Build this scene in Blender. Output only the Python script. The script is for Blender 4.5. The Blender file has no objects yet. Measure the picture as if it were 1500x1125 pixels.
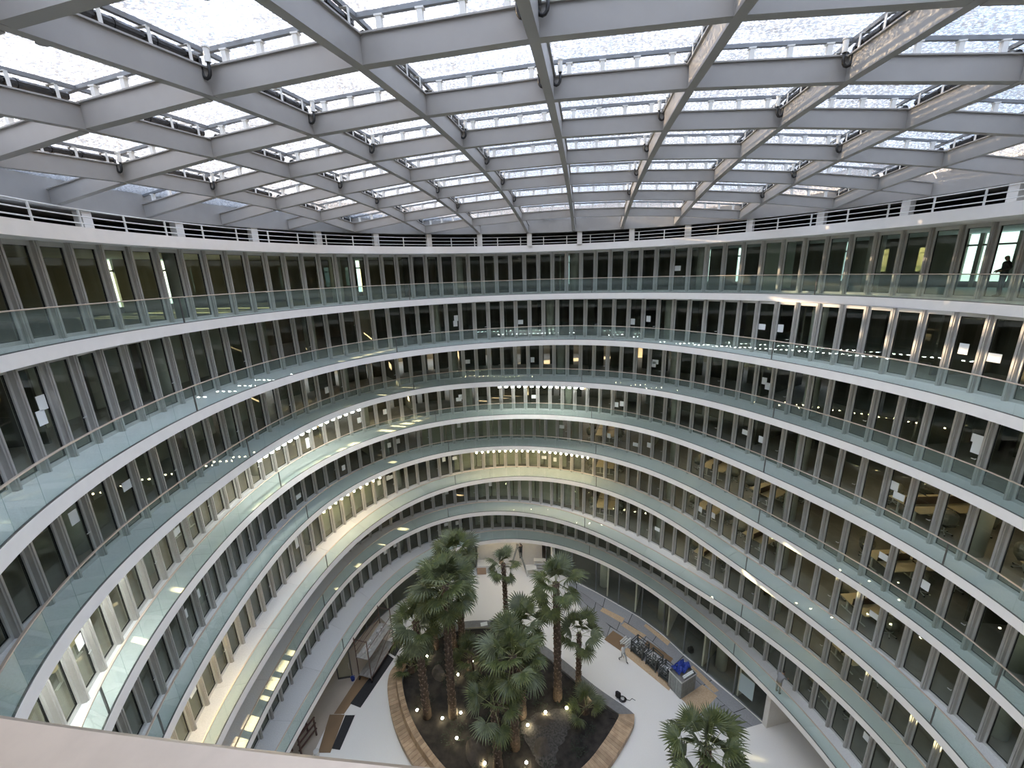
import bpy, bmesh, math, random
from mathutils import Vector, Matrix
random.seed(7)
sc = bpy.context.scene
COL = sc.collection
# ------------------------------------------------------------------ camera
F, PITCH, ROLL = 605.54, 0.2651, -0.0301
cp, sp, cr, sr = math.cos(PITCH), math.sin(PITCH), math.cos(ROLL), math.sin(ROLL)
M0 = Matrix(((1, 0, 0), (0, -sp, -cp), (0, cp, -sp)))
RM = Matrix(((cr, -sr, 0), (sr, cr, 0), (0, 0, 1))) @ M0          # world -> right, down, forward
cam_d = bpy.data.cameras.new('camera'); cam = bpy.data.objects.new('camera', cam_d); COL.objects.link(cam)
cam_d.sensor_width = 36; cam_d.lens = F / 1500 * 36; cam_d.clip_start = .02; cam_d.clip_end = 500
rx, dn, fw = RM[0], RM[1], RM[2]
cam.matrix_world = Matrix(((rx[0], -dn[0], -fw[0], 0), (rx[1], -dn[1], -fw[1], 0), (rx[2], -dn[2], -fw[2], 0), (0, 0, 0, 1)))
sc.camera = cam
# ------------------------------------------------------------------ world, sun, exposure
SUN_EL, SUN_AZ = math.radians(15), math.radians(166)     # azimuth of the sun seen from the atrium, counter-clockwise from +x
w = bpy.data.worlds.new('World'); sc.world = w; w.use_nodes = True
nt = w.node_tree; nt.nodes.clear()
sky = nt.nodes.new('ShaderNodeTexSky'); sky.sky_type = 'NISHITA'; sky.sun_disc = False
sky.sun_elevation = SUN_EL; sky.sun_rotation = math.radians(90) - SUN_AZ
sky.air_density = 1.0; sky.dust_density = 2.0; sky.ozone_density = 1.5
def wnode(t): return nt.nodes.new('ShaderNode' + t)
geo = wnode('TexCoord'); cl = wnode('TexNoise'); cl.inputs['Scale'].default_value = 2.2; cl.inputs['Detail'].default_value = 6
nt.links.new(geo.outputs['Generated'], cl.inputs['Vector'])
veil = wnode('ValToRGB'); veil.color_ramp.elements[0].position = .40; veil.color_ramp.elements[1].position = .70      # thin high cloud over blue
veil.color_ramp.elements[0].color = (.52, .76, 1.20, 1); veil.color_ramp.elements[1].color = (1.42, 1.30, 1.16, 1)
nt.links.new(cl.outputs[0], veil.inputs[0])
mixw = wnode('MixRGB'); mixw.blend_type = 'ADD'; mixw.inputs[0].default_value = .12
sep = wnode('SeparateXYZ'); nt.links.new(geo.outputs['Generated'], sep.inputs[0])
ele = wnode('MapRange'); ele.inputs[1].default_value = 0; ele.inputs[2].default_value = 1; ele.inputs[3].default_value = .75; ele.inputs[4].default_value = 1.3    # veil raised toward the zenith, an added gradient that lights the lower floors
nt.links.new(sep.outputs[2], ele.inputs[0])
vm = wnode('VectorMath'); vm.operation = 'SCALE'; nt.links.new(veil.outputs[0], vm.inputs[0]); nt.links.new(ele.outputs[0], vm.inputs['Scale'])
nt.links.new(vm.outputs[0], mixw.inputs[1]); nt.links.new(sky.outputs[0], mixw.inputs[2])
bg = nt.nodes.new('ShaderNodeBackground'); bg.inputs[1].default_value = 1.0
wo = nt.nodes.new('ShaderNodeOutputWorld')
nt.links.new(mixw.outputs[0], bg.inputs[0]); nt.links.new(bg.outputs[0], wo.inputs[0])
sd = bpy.data.lights.new('sun', 'SUN'); sd.energy = 12.0; sd.angle = math.radians(.6); sd.color = (1, .74, .46)
sun = bpy.data.objects.new('sun', sd); COL.objects.link(sun)
sdir = Vector((math.cos(SUN_AZ) * math.cos(SUN_EL), math.sin(SUN_AZ) * math.cos(SUN_EL), math.sin(SUN_EL)))
sun.rotation_euler = sdir.to_track_quat('Z', 'Y').to_euler()
vs = sc.view_settings
vs.view_transform = 'Standard'; vs.look = 'None'; vs.gamma = 1; vs.use_curve_mapping = False
vs.exposure = 1.95
sc.cycles.transparent_max_bounces = 20
sc.cycles.max_bounces = 8
sc.cycles.sample_clamp_indirect = 6
# ------------------------------------------------------------------ helpers
def newmat(name):
    m = bpy.data.materials.new(name); m.use_nodes = True; m.node_tree.nodes.clear()
    return m, m.node_tree.nodes, m.node_tree.links
def mat(name, col, rough=.6, metal=0, var=.0, scale=3., bump=0., col2=None, emit=None, estr=0, rnd=0., spec=.5, detail=4):
    m, N, L = newmat(name)
    o = N.new('ShaderNodeOutputMaterial'); b = N.new('ShaderNodeBsdfPrincipled'); L.new(b.outputs[0], o.inputs[0])
    b.inputs['Roughness'].default_value = rough; b.inputs['Metallic'].default_value = metal
    b.inputs['Specular IOR Level'].default_value = spec
    c2 = col2 or tuple(x * (1 - var) for x in col)
    src = None
    if var or col2 or bump:
        tc = N.new('ShaderNodeTexCoord'); n = N.new('ShaderNodeTexNoise'); n.inputs['Scale'].default_value = scale; n.inputs['Detail'].default_value = detail
        L.new(tc.outputs['Object'], n.inputs['Vector'])
        r = N.new('ShaderNodeValToRGB'); r.color_ramp.elements[0].position = .35; r.color_ramp.elements[1].position = .65
        r.color_ramp.elements[0].color = (*c2, 1); r.color_ramp.elements[1].color = (*col, 1)
        L.new(n.outputs[0], r.inputs[0]); src = r.outputs[0]
        if bump:
            bp = N.new('ShaderNodeBump'); bp.inputs['Strength'].default_value = bump; bp.inputs['Distance'].default_value = .02
            L.new(n.outputs[0], bp.inputs['Height']); L.new(bp.outputs[0], b.inputs['Normal'])
    if rnd:
        oi = N.new('ShaderNodeObjectInfo'); mr = N.new('ShaderNodeMapRange'); mr.inputs[3].default_value = 1 - rnd; mr.inputs[4].default_value = 1 + rnd
        L.new(oi.outputs['Random'], mr.inputs[0])
        hs = N.new('ShaderNodeHueSaturation'); L.new(mr.outputs[0], hs.inputs['Value'])
        if src: L.new(src, hs.inputs['Color'])
        else: hs.inputs['Color'].default_value = (*col, 1)
        src = hs.outputs[0]
    if src: L.new(src, b.inputs['Base Color'])
    else: b.inputs['Base Color'].default_value = (*col, 1)
    if emit:
        b.inputs['Emission Color'].default_value = (*emit, 1); b.inputs['Emission Strength'].default_value = estr
    return m
def fres(N, L, base, gain, pw=4):
    lw = N.new('ShaderNodeLayerWeight'); lw.inputs[0].default_value = .5
    p = N.new('ShaderNodeMath'); p.operation = 'POWER'; p.inputs[1].default_value = pw; L.new(lw.outputs['Facing'], p.inputs[0])
    a = N.new('ShaderNodeMath'); a.operation = 'MULTIPLY_ADD'; a.inputs[1].default_value = gain; a.inputs[2].default_value = base; a.use_clamp = True
    L.new(p.outputs[0], a.inputs[0]); return a.outputs[0]
def glassmat(name, tint, base=.04, gain=.7, haze=0., hazecol=(.6, .75, .7), rough=0.0):
    m, N, L = newmat(name)
    o = N.new('ShaderNodeOutputMaterial'); t = N.new('ShaderNodeBsdfTransparent'); t.inputs[0].default_value = (*tint, 1)
    g = N.new('ShaderNodeBsdfGlossy'); g.inputs['Roughness'].default_value = rough; g.inputs[0].default_value = (.95, 1, .97, 1)
    s = t.outputs[0]
    if haze:
        d = N.new('ShaderNodeBsdfDiffuse'); d.inputs[0].default_value = (*hazecol, 1)
        mx0 = N.new('ShaderNodeMixShader'); mx0.inputs[0].default_value = haze; L.new(s, mx0.inputs[1]); L.new(d.outputs[0], mx0.inputs[2]); s = mx0.outputs[0]
    mx = N.new('ShaderNodeMixShader'); L.new(fres(N, L, base, gain), mx.inputs[0]); L.new(s, mx.inputs[1]); L.new(g.outputs[0], mx.inputs[2])
    L.new(mx.outputs[0], o.inputs[0]); return m
def roofglass():
    m, N, L = newmat('rain_speckled_glass')
    o = N.new('ShaderNodeOutputMaterial'); tc = N.new('ShaderNodeTexCoord')
    n = N.new('ShaderNodeTexNoise'); n.inputs['Scale'].default_value = 15; n.inputs['Detail'].default_value = 2; n.inputs['Roughness'].default_value = .6
    L.new(tc.outputs['Object'], n.inputs['Vector'])
    r = N.new('ShaderNodeValToRGB'); r.color_ramp.elements[0].position = .42; r.color_ramp.elements[1].position = .56
    r.color_ramp.elements[0].color = (.03, .03, .03, 1); r.color_ramp.elements[1].color = (.58, .58, .58, 1)
    L.new(n.outputs[0], r.inputs[0])
    n2 = N.new('ShaderNodeTexNoise'); n2.inputs['Scale'].default_value = .7; L.new(tc.outputs['Object'], n2.inputs['Vector'])
    r2 = N.new('ShaderNodeMapRange'); r2.inputs[1].default_value = .35; r2.inputs[2].default_value = .7; r2.inputs[3].default_value = .75; r2.inputs[4].default_value = 1.1
    L.new(n2.outputs[0], r2.inputs[0])
    mu = N.new('ShaderNodeMath'); mu.operation = 'MULTIPLY'; mu.use_clamp = True; L.new(r.outputs[0], mu.inputs[0]); L.new(r2.outputs[0], mu.inputs[1])
    # the layer of drops and dust covers more of the view the flatter one looks across the pane
    lw = N.new('ShaderNodeLayerWeight'); lw.inputs[0].default_value = .5
    co = N.new('ShaderNodeMath'); co.operation = 'SUBTRACT'; co.inputs[0].default_value = 1.02; L.new(lw.outputs['Facing'], co.inputs[1])
    iv = N.new('ShaderNodeMath'); iv.operation = 'DIVIDE'; iv.inputs[0].default_value = 1; L.new(co.outputs[0], iv.inputs[1])
    om = N.new('ShaderNodeMath'); om.operation = 'SUBTRACT'; om.inputs[0].default_value = 1; L.new(mu.outputs[0], om.inputs[1])
    pw = N.new('ShaderNodeMath'); pw.operation = 'POWER'; L.new(om.outputs[0], pw.inputs[0]); L.new(iv.outputs[0], pw.inputs[1])
    mu = N.new('ShaderNodeMath'); mu.operation = 'SUBTRACT'; mu.inputs[0].default_value = 1; L.new(pw.outputs[0], mu.inputs[1])
    t = N.new('ShaderNodeBsdfTransparent'); t.inputs[0].default_value = (.95, .96, .98, 1)
    tl = N.new('ShaderNodeBsdfTranslucent'); tl.inputs[0].default_value = (.20, .20, .20, 1)
    mx = N.new('ShaderNodeMixShader'); L.new(mu.outputs[0], mx.inputs[0]); L.new(t.outputs[0], mx.inputs[1]); L.new(tl.outputs[0], mx.inputs[2])
    g = N.new('ShaderNodeBsdfGlossy'); g.inputs['Roughness'].default_value = .12
    mg = N.new('ShaderNodeMixShader'); L.new(fres(N, L, .03, .92, 4), mg.inputs[0]); L.new(mx.outputs[0], mg.inputs[1]); L.new(g.outputs[0], mg.inputs[2])
    L.new(mg.outputs[0], o.inputs[0]); return m
def emitmat(name, col, s):
    m, N, L = newmat(name); o = N.new('ShaderNodeOutputMaterial'); e = N.new('ShaderNodeEmission'); e.inputs[0].default_value = (*col, 1); e.inputs[1].default_value = s
    L.new(e.outputs[0], o.inputs[0]); return m

MT = dict(
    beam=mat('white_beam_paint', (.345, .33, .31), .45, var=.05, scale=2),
    band=mat('white_fascia_paint', (.95, .91, .86), .45, var=.03),
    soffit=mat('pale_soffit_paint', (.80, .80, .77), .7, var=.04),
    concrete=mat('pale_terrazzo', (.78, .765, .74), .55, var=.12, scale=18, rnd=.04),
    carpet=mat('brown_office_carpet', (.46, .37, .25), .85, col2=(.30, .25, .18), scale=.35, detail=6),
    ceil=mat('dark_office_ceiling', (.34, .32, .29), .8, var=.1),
    backwall=mat('greige_office_wall', (.36, .33, .27), .8, var=.25, scale=.3),
    part=mat('pale_partition', (.50, .51, .44), .75, var=.08, scale=.6, rnd=.15),
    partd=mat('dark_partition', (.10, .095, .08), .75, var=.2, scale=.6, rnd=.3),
    column=mat('grey_concrete_column', (.46, .48, .45), .7, var=.12, scale=1.5),
    mullion=mat('silver_beige_aluminium', (.50, .48, .45), .38, metal=.35, var=.06, scale=4, rnd=.05),
    frame=mat('pale_aluminium_frame', (.58, .57, .54), .4, metal=.3, rnd=.04),
    seal=mat('black_gasket', (.02, .02, .02), .6),
    glass=glassmat('office_glass', (.93, .95, .90), .03, .5),
    bglass=glassmat('green_balustrade_glass', (.87, .925, .905), .02, .35, haze=.06, hazecol=(.62, .74, .71)),
    oglass=glassmat('green_outer_glass', (.66, .74, .67), .03, .5),
    roofglass=roofglass(),
    rail=mat('brushed_steel', (.66, .55, .44), .4, metal=.6, var=.06, scale=30),
    raild=mat('dark_steel', (.16, .15, .14), .4, metal=.6),
    bar=mat('grey_glazing_bar', (.20, .21, .22), .45, metal=.3),
    tube=mat('black_roller_tube', (.05, .05, .05), .22, metal=.7),
    rubber=mat('black_rubber', (.012, .012, .012), .5),
    sensor=mat('grey_sensor', (.30, .30, .30), .5),
    void=mat('dark_void_shade', (.018, .018, .018), .9),  # black colour stands in for the unlit void behind the gallery
    galcol=mat('white_gallery_column', (.72, .68, .62), .6),
    led=emitmat('cool_white_led', (.95, 1, .97), 34), bulb=emitmat('warm_bulb', (1, .80, .48), 24),
    spot=emitmat('warm_garden_lamp', (1, .86, .55), 28),
    housing=mat('lamp_housing', (.7, .7, .68), .5),
    paper=mat('white_paper', (.84, .86, .84), .8),
    terrazzo=mat('white_terrazzo_floor', (.88, .855, .81), .35, var=.05, scale=25),
    beige=mat('beige_stone_floor', (.55, .47, .38), .5, var=.08, scale=1.2),
    stone=mat('grey_stone', (.22, .22, .22), .6, var=.15, scale=6),
    oak=mat('oiled_oak', (.50, .36, .23), .55, col2=(.38, .26, .16), scale=2.5, rnd=.16),
    soil=mat('dark_soil', (.045, .038, .032), .95, col2=(.018, .016, .014), scale=2.2, bump=.8, detail=8),
    gravel=mat('grey_gravel', (.10, .092, .085), .95, col2=(.045, .042, .038), scale=9, bump=.7, detail=8),
    rock=mat('grey_boulder', (.085, .072, .06), .85, var=.35, scale=3, bump=.6),
    leaf=mat('fan_palm_leaf', (.105, .12, .035), .5, col2=(.045, .062, .02), scale=4, rnd=.3),
    leaf2=mat('bluish_palm_leaf', (.13, .15, .075), .5, col2=(.07, .085, .045), scale=4, rnd=.25),
    petiole=mat('pale_petiole', (.28, .30, .14), .5),
    trunk=mat('fibrous_trunk', (.11, .075, .055), .9, col2=(.05, .035, .025), scale=9, bump=1.),
    boot=mat('cut_leaf_base', (.24, .17, .13), .85, rnd=.2),
    cover=mat('dark_ground_cover', (.025, .035, .02), .7, var=.4, scale=3),
    board=mat('blue_grey_board', (.33, .335, .345), .8, var=.12, scale=9, rnd=.14),
    osb=mat('chipboard', (.66, .50, .33), .8, col2=(.54, .38, .23), scale=14, rnd=.12),
    brown=mat('brown_hardboard', (.24, .155, .085), .7, var=.1, scale=1.2, rnd=.1),
    mat_b=mat('black_rubber_mat', (.03, .03, .032), .85, var=.2, scale=8),
    crate=mat('grey_steel_crate', (.10, .11, .105), .5, metal=.4, var=.25, scale=6),
    zinc=mat('galvanised_steel', (.34, .36, .35), .45, metal=.5, var=.2, scale=4),
    alu=mat('bright_aluminium', (.75, .75, .75), .3, metal=.6),
    blue=mat('blue_tarpaulin', (.02, .05, .30), .55, var=.25, scale=5),
    scaf=mat('rusty_scaffold_tube', (.14, .075, .06), .55, metal=.2, var=.3, scale=5),
    plank=mat('worn_scaffold_board', (.40, .38, .35), .8, var=.25, scale=3),
    desk=mat('pale_maple_top', (.78, .66, .46), .5, var=.06, scale=3),
    white=mat('white_powder_coat', (.72, .71, .67), .5),
    divider=mat('brown_felt_screen', (.13, .085, .06), .9, rnd=.2),
    chair=mat('black_office_fabric', (.03, .03, .03), .8),
    plastic=glassmat('plastic_wrap', (.75, .74, .70), .08, .5, haze=.28, hazecol=(.6, .58, .52), rough=.25),
    skin=mat('skin', (.42, .27, .19), .6), hair=mat('dark_hair', (.02, .016, .014), .7),
    cblack=mat('black_cloth', (.02, .02, .022), .85), cwhite=mat('white_cloth', (.75, .75, .75), .85),
    cgrey=mat('grey_cloth', (.26, .26, .27), .85), cgreyl=mat('light_grey_cloth', (.42, .42, .42), .85), ctan=mat('tan_cloth', (.30, .24, .17), .85),
    cnavy=mat('dark_cloth', (.035, .035, .045), .85),
    gfloor=mat('grey_office_floor', (.20, .20, .20), .6, var=.1), wwall=mat('white_plaster', (.78, .75, .70), .75, var=.04),
    sheet=mat('pale_blue_sheet', (.48, .58, .60), .6), woodbox=mat('pale_box_wood', (.45, .30, .2), .7),
)

class MB:
    def __init__(s): s.v = []; s.f = []; s.mi = []; s.cur = 0
    def add(s, vs_, fs):
        o = len(s.v); s.v += [tuple(v) for v in vs_]
        for f in fs: s.f.append(tuple(i + o for i in f)); s.mi.append(s.cur)
    def hexa(s, p):                 # 8 points: bottom 4 ccw, top 4 ccw
        s.add(p, [(3, 2, 1, 0), (4, 5, 6, 7), (0, 1, 5, 4), (1, 2, 6, 5), (2, 3, 7, 6), (3, 0, 4, 7)])
    def box(s, x0, x1, y0, y1, z0, z1, M=None):
        p = [(x0, y0, z0), (x1, y0, z0), (x1, y1, z0), (x0, y1, z0), (x0, y0, z1), (x1, y0, z1), (x1, y1, z1), (x0, y1, z1)]
        if M is not None: p = [M @ Vector(q) for q in p]
        s.hexa(p)
    def tube(s, pts, r, n=6, cap=True, r2=None):
        pts = [Vector(p) for p in pts]; k = len(pts); vv = []; ref = None
        for i, p in enumerate(pts):
            t = (pts[min(i + 1, k - 1)] - pts[max(i - 1, 0)]).normalized()
            if ref is None:
                ref = Vector((0, 0, 1)) if abs(t.z) < .9 else Vector((1, 0, 0))
            u = (ref - t * ref.dot(t))
            if u.length < 1e-4: u = t.orthogonal()
            u.normalize(); ref = u; v = t.cross(u)
            rr = r if r2 is None else r + (r2 - r) * i / max(k - 1, 1)
            if isinstance(r, (list, tuple)): rr = r[i]
            for j in range(n):
                a = 2 * math.pi * j / n; vv.append(p + u * (rr * math.cos(a)) + v * (rr * math.sin(a)))
        ff = [(i * n + j, i * n + (j + 1) % n, (i + 1) * n + (j + 1) % n, (i + 1) * n + j) for i in range(k - 1) for j in range(n)]
        if cap: ff += [tuple(reversed(range(n))), tuple((k - 1) * n + j for j in range(n))]
        s.add(vv, ff)
    def sweep(s, frames, closed=False):  # frames: list of section loops (same length)
        n = len(frames[0]); k = len(frames); vv = [p for f in frames for p in f]
        rng = range(k) if closed else range(k - 1)
        ff = [(i * n + j, i * n + (j + 1) % n, ((i + 1) % k) * n + (j + 1) % n, ((i + 1) % k) * n + j) for i in rng for j in range(n)]
        if not closed: ff += [tuple(reversed(range(n))), tuple((k - 1) * n + j for j in range(n))]
        s.add(vv, ff)
    def poly(s, pts, z0, z1):
        n = len(pts); s.add([(p[0], p[1], z0) for p in pts] + [(p[0], p[1], z1) for p in pts],
                            [tuple(reversed(range(n))), tuple(range(n, 2 * n))] + [(i, (i + 1) % n, n + (i + 1) % n, n + i) for i in range(n)])
    def mesh(s, name, mats, smooth=False):
        me = bpy.data.meshes.new(name); me.from_pydata(s.v, [], s.f)
        for m in (mats if isinstance(mats, (list, tuple)) else [mats]): me.materials.append(MT[m] if isinstance(m, str) else m)
        if any(s.mi): me.polygons.foreach_set('material_index', s.mi)
        if smooth: me.polygons.foreach_set('use_smooth', [True] * len(me.polygons))
        me.update(); return me
def link(name, me, parent=None, M=None):
    o = bpy.data.objects.new(name, me); COL.objects.link(o)
    if parent is not None: o.parent = parent
    if M is not None: o.matrix_basis = M
    return o
def build(name, mb, mats, parent=None, M=None, smooth=False): return link(name, mb.mesh(name, mats, smooth), parent, M)
def tag(o, label, cat=None, group=None, kind=None):
    o['label'] = label
    if cat: o['category'] = cat
    if group: o['group'] = group
    if kind: o['kind'] = kind
    return o
def empty(name, loc=(0, 0, 0), rz=0):
    o = bpy.data.objects.new(name, None); COL.objects.link(o); o.location = loc; o.rotation_euler = (0, 0, rz); return o
def copy_tree(o, parent=None):
    c = o.copy(); COL.objects.link(c)
    if parent is not None: c.parent = parent
    for ch in list(o.children): copy_tree(ch, c)
    return c
def T(x, y, z, rz=0, s=(1, 1, 1)):
    return Matrix.Translation((x, y, z)) @ Matrix.Rotation(rz, 4, 'Z') @ Matrix.Diagonal((*s, 1))

# ------------------------------------------------------------------ plan of the atrium (radius of each balcony edge around CX, CY)
CX, CY = 1.9, 18.0
HCAM, FH, SLAB = 1.72, 3.5, .38
SC = [[16.518, -0.84, -0.269, -1.325, -0.962, 0.341, -0.694, -0.223, 0.239], [16.585, -1.075, -0.503, -0.843, -1.511, 0.596, -0.567, -0.225, 0.046], [16.596, -0.536, -0.21, -1.34, -1.036, 0.173, -0.706, -0.209, -0.05], [16.773, -0.692, -0.286, -0.859, -1.3, 0.219, -0.47, -0.348, -0.143], [16.444, -0.707, -0.694, -0.666, -1.01, 0.109, -0.277, -0.256, -0.2], [15.903, -0.375, -1.405, -0.417, -0.764, 0.228, -0.185, -0.357, -0.102], [15.312, -0.181, -1.973, -0.528, -0.299, -0.045, -0.104, -0.091, -0.251], [15.796, 0.146, -2.045, -0.012, 0.0, 0.19, -0.18, 0.082, 0.017], [15.743, -0.175, -1.919, -0.046, -0.073, -0.1, -0.195, -0.076, -0.055]]
WC = [[1.958, -0.209, 0.09, -0.148, -0.257, 0.012, 0.285], [1.954, -0.278, 0.175, -0.32, 0.015, -0.096, 0.205], [1.914, -0.037, 0.122, -0.287, -0.327, -0.086, 0.203], [1.648, -0.054, 0.086, -0.546, -0.131, -0.16, 0.373], [1.69, 0.002, -0.027, -0.255, -0.214, -0.162, 0.372], [1.704, -0.025, 0.068, -0.536, -0.004, -0.064, 0.268], [1.824, 0.004, -0.075, -0.115, -0.271, -0.024, 0.075], [1.95, 0.188, 0.068, -0.167, -0.046, 0.156, 0.059]]
def four(c, th):
    r = c[0]
    for n in range(1, (len(c) - 1) // 2 + 1): r += c[2 * n - 1] * math.cos(n * th) + c[2 * n] * math.sin(n * th)
    return r
def Sr(k, th): return four(SC[k], th)
def Gr(k, th): return Sr(k, th) + (four(WC[k], th) if k < 8 else 2.0)
def XY(r, th): return (CX + r * math.cos(th), CY + r * math.sin(th))
def Z(k): return -HCAM - FH * (7 - k)
ZG = -30.4
TH = [2 * math.pi * i / 240 for i in range(240)]
ORD = {7: 'first', 6: 'second', 5: 'third', 4: 'fourth', 3: 'fifth', 2: 'sixth', 1: 'seventh', 0: 'lowest'}
def ring(mb, r0, r1, z0, z1, ths=TH, closed=True):   # r0 < r1 functions of theta
    fr = []
    for t in ths:
        a, b = XY(r0(t), t), XY(r1(t), t)
        fr.append([(a[0], a[1], z0), (b[0], b[1], z0), (b[0], b[1], z1), (a[0], a[1], z1)])
    mb.sweep(fr, closed)
def along(fn, chord):
    """equal chord points around a closed curve given as radius function"""
    n = 1440; P = [Vector(XY(fn(2 * math.pi * i / n), 2 * math.pi * i / n)) for i in range(n + 1)]
    cum = [0]
    for i in range(n): cum.append(cum[-1] + (P[i + 1] - P[i]).length)
    N = round(cum[-1] / chord); out = []; j = 0
    for i in range(N):
        d = cum[-1] * i / N
        while cum[j + 1] < d: j += 1
        t = (d - cum[j]) / (cum[j + 1] - cum[j]); out.append(2 * math.pi * (j + t) / n)
    return out
def ray(px, py):
    c = Vector(((px - 750) / F, (py - 562.5) / F, 1)); d = RM.transposed() @ c; return d.normalized()
def on_ground(px, py, z=None):
    d = ray(px, py); z = ZG if z is None else z; return d * (z / d.z)
def pick(px, py):
    """where a line of sight meets the office glazing: level, angle, height"""
    d = ray(px, py); t = 6.0
    while t < 60:
        p = d * t; th = math.atan2(p.y - CY, p.x - CX); r = math.hypot(p.x - CX, p.y - CY)
        k = math.floor((p.z - Z(0)) / FH)
        if 0 <= k <= 7 and p.y > 4 and r >= Gr(k, th) - .05: return k, th, p.z
        t += .05
    return None

# ------------------------------------------------------------------ floors, fascias, glazed walls, balustrades
BW = 1.12
def bay_meshes():
    h = FH - SLAB; w2 = BW / 2
    m = MB(); m.box(-w2 - .075, -w2 + .075, -.20, .10, 0, h); m.box(-w2 - .03, -w2 + .03, -.235, -.20, 0, h)
    mull = m.mesh('mullion', 'mullion')
    f = MB(); a, b = -w2 + .075, w2 - .075
    f.box(a, a + .085, -.07, .05, .0, h); f.box(b - .085, b, -.07, .05, .0, h); f.box(a + .085, b - .085, -.07, .05, h - .16, h); f.box(a + .085, b - .085, -.07, .05, 0, .12)
    f.cur = 1
    f.box(a + .085, a + .10, -.03, .02, .12, h - .16); f.box(b - .10, b - .085, -.03, .02, .12, h - .16); f.box(a + .10, b - .10, -.03, .02, h - .175, h - .16); f.box(a + .10, b - .10, -.03, .02, .12, .135)
    fr = f.mesh('window_frame', ['frame', 'seal'])
    p = MB(); p.box(a + .10, b - .10, -.012, .006, .135, h - .175); pn = p.mesh('pane', 'glass')
    d = MB(); d.box(b - .14, b - .12, -.13, -.07, 1.02, 1.05); d.box(b - .26, b - .12, -.13, -.11, 1.0, 1.03); hd = d.mesh('handle', 'alu')
    return mull, fr, pn, hd
MUL, FRM, PAN, HDL = bay_meshes()
BAYS = {}
for k in range(8):
    z = Z(k)
    S = lambda t, k=k: Sr(k, t)
    G = lambda t, k=k: Gr(k, t)
    mb = MB(); ring(mb, lambda t: S(t) + .03, lambda t: G(t) + .12, z - SLAB + .02, z - .03); mb.cur = 0
    fl = build('floor', mb, 'soffit')
    tag(fl, 'curved white balcony slab, %s balcony below the roof gallery' % ORD[k] if k else 'curved white balcony slab right above the ground floor', 'balcony floor', kind='structure')
    mb = MB(); ring(mb, lambda t: S(t) - .03, lambda t: S(t) + .03, z - SLAB, z + .03); build('fascia', mb, 'band', fl)
    th = along(lambda t: (S(t) + G(t)) / 2, 3.4); n = len(th)
    for i in range(n):
        a, b = th[i], th[(i + 1) % n]
        if b < a: b += 2 * math.pi
        e = .006 / 17
        mb = MB(); ring(mb, lambda t: S(t) + .03, lambda t: G(t) + .12, z - .03, z, [a + e + (b - a - 2 * e) * q / 6 for q in range(7)], False)
        build('paving_slab', mb, 'concrete', fl)
    mb = MB(); ring(mb, lambda t: G(t) + .12, lambda t: G(t) + 10, z - SLAB, z - .005)
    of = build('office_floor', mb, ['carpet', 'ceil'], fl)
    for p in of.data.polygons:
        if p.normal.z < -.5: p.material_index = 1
    # glazed wall
    th = along(G, BW); n = len(th); BAYS[k] = []
    gw = empty('wall_glazed', (CX, CY, z))
    tag(gw, 'ring of tall office windows behind the %s balcony below the roof gallery' % ORD[k] if k else 'ring of tall office windows behind the lowest balcony', 'glazed wall', kind='structure')
    for i in range(n):
        a = Vector(XY(G(th[i]), th[i])); b = Vector(XY(G(th[(i + 1) % n]), th[(i + 1) % n])); d = b - a
        # local +x runs clockwise seen from inside so that local -y faces the atrium
        rz = math.atan2(-d.y, -d.x); mid = (a + b) / 2
        Mx = T(mid.x - CX, mid.y - CY, 0, rz, (d.length / BW, 1, 1))
        link('mullion', MUL, gw, Mx); wf = link('window_frame', FRM, gw, Mx); link('pane', PAN, gw, Mx)
        if i % 4 == 1: link('handle', HDL, wf)
        BAYS[k].append((mid, rz, math.atan2(mid.y - CY, mid.x - CX)))
    # back of the offices
    mb = MB(); ring(mb, lambda t: G(t) + 9.8, lambda t: G(t) + 10, z, z + FH - SLAB)
    if k < 7:
        bw = build('wall_back', mb, 'backwall'); tag(bw, 'dim rear wall of the offices behind the %s balcony' % ORD[k], 'wall', kind='structure')
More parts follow.
